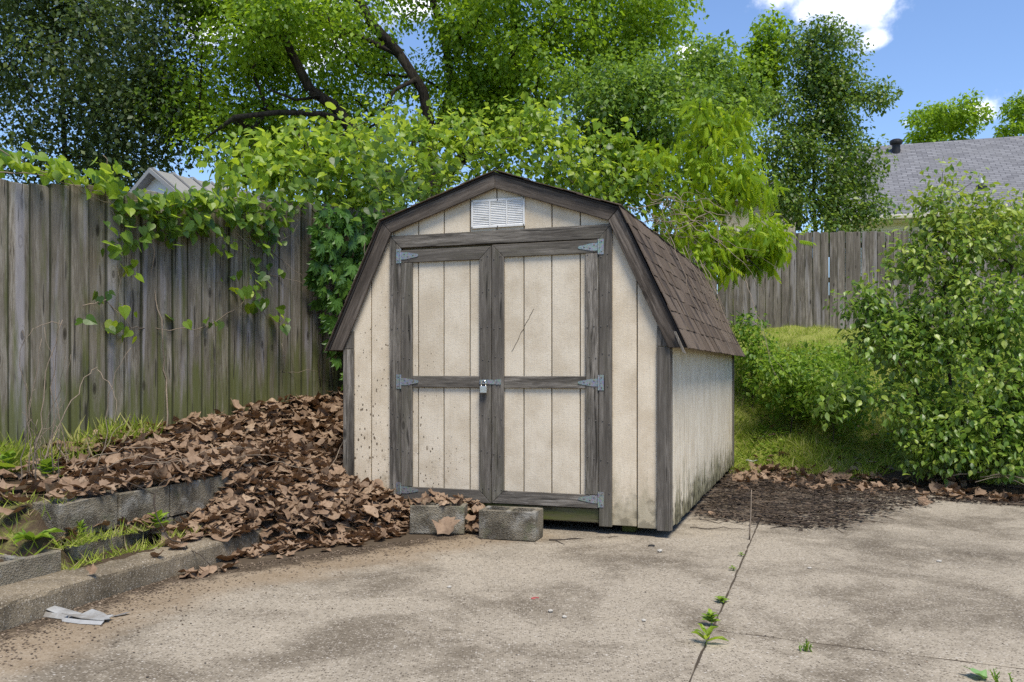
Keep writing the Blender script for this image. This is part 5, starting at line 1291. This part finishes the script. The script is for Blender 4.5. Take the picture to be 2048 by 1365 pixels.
def upright_weed(px, py, Y, n, h, seed, lab):
    rng = np.random.RandomState(seed); p = at(px, py, Y); loc = (float(p[0]), float(p[1]), float(surf(p[0], p[1]))); root = empty('weed', loc, lab, 'weed')
    for i in range(n):
        a = np.array([rng.normal(0, .014), rng.normal(0, .01), 0]); b = a + np.array([rng.normal(0, .012), rng.normal(0, .012), h * rng.uniform(.5, 1)]); m = MB(); m.tube([a, (a + b) / 2 + rng.normal(0, .003, 3), b], [.003, .0035, .0015], 5)
        for k in range(9):
            q = a + (b - a) * (k + 1) / 10; d = rng.normal(0, 1, 3); d[2] = .6; d /= np.linalg.norm(d); e = np.cross(d, [0, 0, 1]); m.add([q, q + d * .008 + e * .003, q + d * .014, q + d * .008 - e * .003], [(0, 1, 2, 3)])
        m.build('stalk', M['weed'], root)
upright_weed(1611, 1290, 3.55, 5, .05, 1, 'short spiky weed in the cross joint of the driveway')
upright_weed(2003, 1350, 3.22, 4, .075, 2, 'taller spiky weed in the cross joint beside the fallen green leaf')

def wander(p0, p1, n, amp, rng, arch=0.0):
    p0, p1 = np.array(p0, float), np.array(p1, float); u = np.linspace(0, 1, n)[:, None]; j = np.cumsum(rng.normal(0, amp, (n, 3)), 0); j -= u * j[-1] + (1 - u) * j[0]
    return p0 + (p1 - p0) * u + j + np.array([0, 0, 1]) * arch * np.sin(u * math.pi)
def stems(name, label, cat, paths, mat, seed, base=None, part='stem'):
    rng = np.random.RandomState(seed); base = np.array(paths[0][0] if base is None else base, float); root = empty(name, tuple(map(float, base)), label, cat)
    for p0, p1, r, n, amp, arch in paths:
        MB().tube(wander(p0, p1, n, amp, rng, arch) - base, np.linspace(r, r * .4, n), 5).build(part, mat, root, smooth=True)
    return root
# dry bramble canes at the left
rng = np.random.RandomState(91); paths = []
def gp(px, py, Y): p = at(px, py, Y); p[2] = float(surf(p[0], p[1])); return p
for k in range(20):
    x0 = rng.uniform(40, 190); b0 = gp(x0, 900, rng.uniform(5.1, 5.7)); e = at(x0 + rng.uniform(-70, 80), rng.uniform(640, 880), b0[1] + rng.uniform(-.3, .1)); paths.append((b0, e, rng.uniform(.0022, .0042), 12, .012, rng.uniform(-.02, .10)))
paths += [(gp(60, 900, 5.4), at(125, 640, 5.5), .0045, 14, .01, .12), (gp(75, 890, 5.3), at(195, 735, 5.6), .005, 14, .012, .12), (at(125, 650, 5.5), at(45, 690, 5.4), .003, 10, .01, .05), (at(195, 740, 5.6), at(235, 850, 5.5), .003, 10, .012, .04)]
stems('bramble', 'dry tan bramble canes tangled in front of the fence', 'bramble', paths, M['twig'], 92, gp(110, 905, 5.4))
def on_surf(px, py, Y, dz=.05): p = at(px, py, Y); p[2] = max(p[2], float(surf(p[0], p[1])) + dz); return p
stems('dead_vine', 'long pale dead vine stem hanging beside the shed corner into the leaves', 'dead vine', [(on_fence(700, 470, .18), on_fence(677, 700, .3), .005, 14, .012, 0), (on_fence(677, 700, .3), on_surf(700, 860, 7.2), .005, 12, .015, 0), (on_surf(700, 860, 7.2), on_surf(650, 990, 6.3, .09), .004, 12, .015, .03),
     (on_surf(650, 990, 6.3, .09), on_surf(470, 950, 6.0, .08), .0035, 14, .015, .06)], M['twig'], 93)
stems('fallen_branch', 'thin brown branch bent over the kerb and the raised wall', 'branch', [(on_surf(350, 950, 5.3, .1), on_surf(310, 990, 4.95, .1), .004, 8, .008, .02), (on_surf(310, 990, 4.95, .1), on_surf(330, 1070, 4.9, .09), .006, 8, .01, .0), (on_surf(330, 1070, 4.9, .09), on_surf(420, 1130, 4.9, .03), .005, 10, .008, .0), (on_surf(310, 990, 4.95, .1), on_surf(180, 960, 4.9, .1), .003, 10, .012, .04)], M['twig_dark'], 94)
stems('fallen_branch', 'wiry dead stems lying over the leaves on the raised wall', 'branch', [(on_surf(150 + 45 * k, 930 + 8 * (k % 3), 5.3 + .08 * k, .07), on_surf(330 + 50 * k, 900 + 22 * (k % 4), 5.5 + .1 * k, .10), .0028, 12, .014, .05) for k in range(6)], M['twig'], 95)
# dead twigs tangled on the roof edge under the sapling
rng = np.random.RandomState(96); paths = []
for k in range(34):
    a = at(rng.uniform(1250, 1420), rng.uniform(380, 470), rng.uniform(10.6, 11.4)); e = at(rng.uniform(1330, 1590), rng.uniform(400, 600), rng.uniform(10.4, 11.2)); paths.append((a, e, rng.uniform(.003, .007), 13, .035, rng.uniform(-.05, .15)))
for k in range(9):
    s0 = rng.uniform(2.1, 2.2); t0 = rng.uniform(1.6, 4.1); dz = rng.uniform(.5, .95); p0 = W(s0 + .02, t0, 2.24); p1 = W(2.12 + .43 * dz + .03, t0 - rng.uniform(-.2, .5), 2.19 - .93 * dz + .03); paths.append((p0, p1, .003, 12, .010, .03))
paths.append((at(1490, 560, 10.2), at(1560, 760, 9.6), .004, 14, .02, .05)); paths.append((at(1500, 640, 10.0), at(1570, 745, 9.6), .003, 12, .02, .05))
stems('dead_vine', 'grey tangle of dead vine stems over the right edge of the shed roof', 'dead vine', paths, M['twig'], 97, W(2.3, 3.5, 2.2))
stems('stick', 'straight upright stick standing in the driveway joint', 'stick', [(gp(1499, 1078, 5.82), at(1503, 980, 5.82), .0065, 8, .002, 0)], M['twig'], 98)
stems('stick', 'crooked dark twig on the concrete before the right cinder block', 'stick', [(on_surf(1098, 1082, 5.75, .006), on_surf(1235, 1073, 5.86, .006), .005, 12, .007, 0), (on_surf(1110, 1083, 5.74, .006), on_surf(1130, 1092, 5.6, .006), .003, 6, .003, 0)], M['twig_dark'], 99)
stems('stick', 'thin dark twigs on the concrete between the shed corner and the mulch', 'stick', [(on_surf(1380, 1055, 6.2, .006), on_surf(1490, 1060, 6.15, .006), .004, 10, .01, 0), (on_surf(1400, 1040, 6.5, .006), on_surf(1500, 1052, 6.3, .006), .003, 10, .01, 0)], M['twig_dark'], 100)
stems('fallen_branch', 'bare grey branches lying under the tall shrub by the driveway', 'branch', [(on_surf(1905, 952, 8.4, .02), on_surf(2080, 925, 8.3, .12), .007, 12, .01, .02), (on_surf(1960, 955, 8.3, .02), on_surf(2080, 962, 8.0, .05), .006, 10, .01, .03), (on_surf(1985, 950, 8.3, .1), on_surf(2060, 975, 7.9, .03), .004, 8, .01, .02), (on_surf(1950, 965, 8.2, .02), on_surf(2080, 950, 8.3, .1), .004, 8, .01, .02)], M['twig'], 101)

# torn piece of white siding by the kerb
p = at(155, 1240, 3.93)
scrap = empty('scrap_siding', (float(p[0]), float(p[1]), 0.0), 'torn white piece of plastic siding lying on the concrete by the kerb', 'scrap', R_(-9))
def sheet(outline, fold, z0):
    m = MB(); V = [(x, y, z0 + fold(x, y)) for x, y in outline]; n = len(V); c = np.mean(np.array(V), 0)
    m.add([tuple(c)] + V, [(0, 1 + i, 1 + (i + 1) % n) for i in range(n)]); me = m.mesh('panel'); return me
def solid(me, name, mat, parent, loc=(0, 0, 0), th=.003):
    bm = bmesh.new(); bm.from_mesh(me); bmesh.ops.solidify(bm, geom=bm.faces[:], thickness=th); bm.to_mesh(me); bm.free(); return mesh_obj(name, me, mat, parent, loc)
solid(sheet([(-.185, .03), (-.175, .075), (-.10, .085), (-.02, .065), (.0, .03), (-.02, -.01), (-.04, .0), (-.09, .012)], lambda x, y: .018 + .25 * max(0, .05 - y) * 0 + .02 * math.sin(x * 30), 0), 'panel', M['litter'], scrap)
MB().add([(-.188, .028, .022), (-.04, -.004, .020), (-.035, -.020, .003), (-.18, .012, .003)], [(0, 1, 2, 3)]).build('lip', M['litter'], scrap)
solid(sheet([(-.06, -.025), (-.01, .02), (.03, .06), (.09, .055), (.13, .03), (.165, .015), (.155, -.005), (.17, -.02), (.15, -.03), (.16, -.045), (.05, -.045)], lambda x, y: .012 + .022 * abs(math.sin(x * 22 + y * 14)), 0), 'panel', M['litter'], scrap)
MB().add([(-.06, -.027, .016), (.05, -.047, .016), (.16, -.047, .014), (.155, -.062, .002), (.05, -.062, .002), (-.045, -.042, .002)], [(0, 1, 4, 5), (1, 2, 3, 4)]).build('lip', M['litter'], scrap)
o = MB().add([(0, 0, .004), (.05, .03, .010), (.065, .055, .012), (.045, .06, .008), (.005, .025, .004)], [(0, 1, 2, 3, 4)]).build('grey_scrap', M['grey_scrap'], None, tuple(at(222, 1237, 3.96) * np.array([1, 1, 0])))
tag(o, 'small dark grey flap beside the torn white siding', 'scrap')
o = MB().lathe([(.0, 0)], 3) if False else None
th = np.linspace(0, 2 * math.pi, 22)
p = at(1303, 1093, 5.57); m = MB(); m.tube([(.018 * math.cos(a), .018 * math.sin(a), .004) for a in th], .0035, 6, cap=False)
tag(m.build('rubber_ring', M['rubber'], None, (float(p[0]), float(p[1]), float(slab_z(p[0], p[1])))), 'small black rubber ring on the concrete before the shed corner', 'ring')
p = at(1070, 1198, 4.29); m = MB(); m.tube([(.016 * math.cos(a) * (1 + .2 * math.sin(2 * a)), .012 * math.sin(a), .003) for a in th[:17]], .003, 5)
tag(m.build('plastic_loop', M['red'], None, (float(p[0]), float(p[1]), 0)), 'faded red plastic loop lying on the concrete', 'plastic scrap')
rng = np.random.RandomState(5)
for i, (px, py, sz) in enumerate([(1320, 1104, .014), (1101, 1224, .010), (1129, 1236, .010), (1288, 1243, .009), (1878, 1111, .012), (1619, 1131, .009), (898, 1176, .010)]):
    Y = EYE / ((py - HZ) / FPX); p = at(px, py, Y); bm = bmesh.new(); bmesh.ops.create_icosphere(bm, subdivisions=2, radius=sz)
    for v in bm.verts: v.co = Vector((v.co.x * 1.25, v.co.y, v.co.z * .65)) * (1 + .18 * math.sin(v.co.x * 300 + i) * math.cos(v.co.y * 260))
    me = bpy.data.meshes.new('pebble'); bm.to_mesh(me); bm.free(); o = mesh_obj('pebble', me, M['pebble'], None, (float(p[0]), float(p[1]), float(slab_z(p[0], p[1])) + sz * .5))
    tag(o, 'pale pebble on the concrete beside the black rubber ring' if i == 0 else 'small pale pebble lying loose on the open concrete driveway', 'pebble', 'pebbles on the driveway')
p = at(1960, 1337, EYE / ((1337 - HZ) / FPX)); o = mesh_obj('green_leaf', tpl_mesh('green_leaf', DEAD[3], M['green_leaf']), None, None, (float(p[0]), float(p[1]), float(slab_z(p[0], p[1])) + .012), (R_(4), 0, R_(70))); o.scale = (.11,) * 3; tag(o, 'fallen pale green leaf lying flat on the concrete', 'leaf')
p = at(1503, 926, 9.9); s_ = solid(sheet([(-.07, -.02), (-.03, .04), (.03, .05), (.08, .02), (.06, -.03), (.0, -.04)], lambda x, y: .03 + .012 * math.sin(x * 40 + y * 50), 0), 'plastic_wrapper', M['litter'], None, (float(p[0]), float(p[1]), float(surf(p[0], p[1])))); tag(s_, 'crumpled pale wrapper on the grass behind the shed corner', 'wrapper')
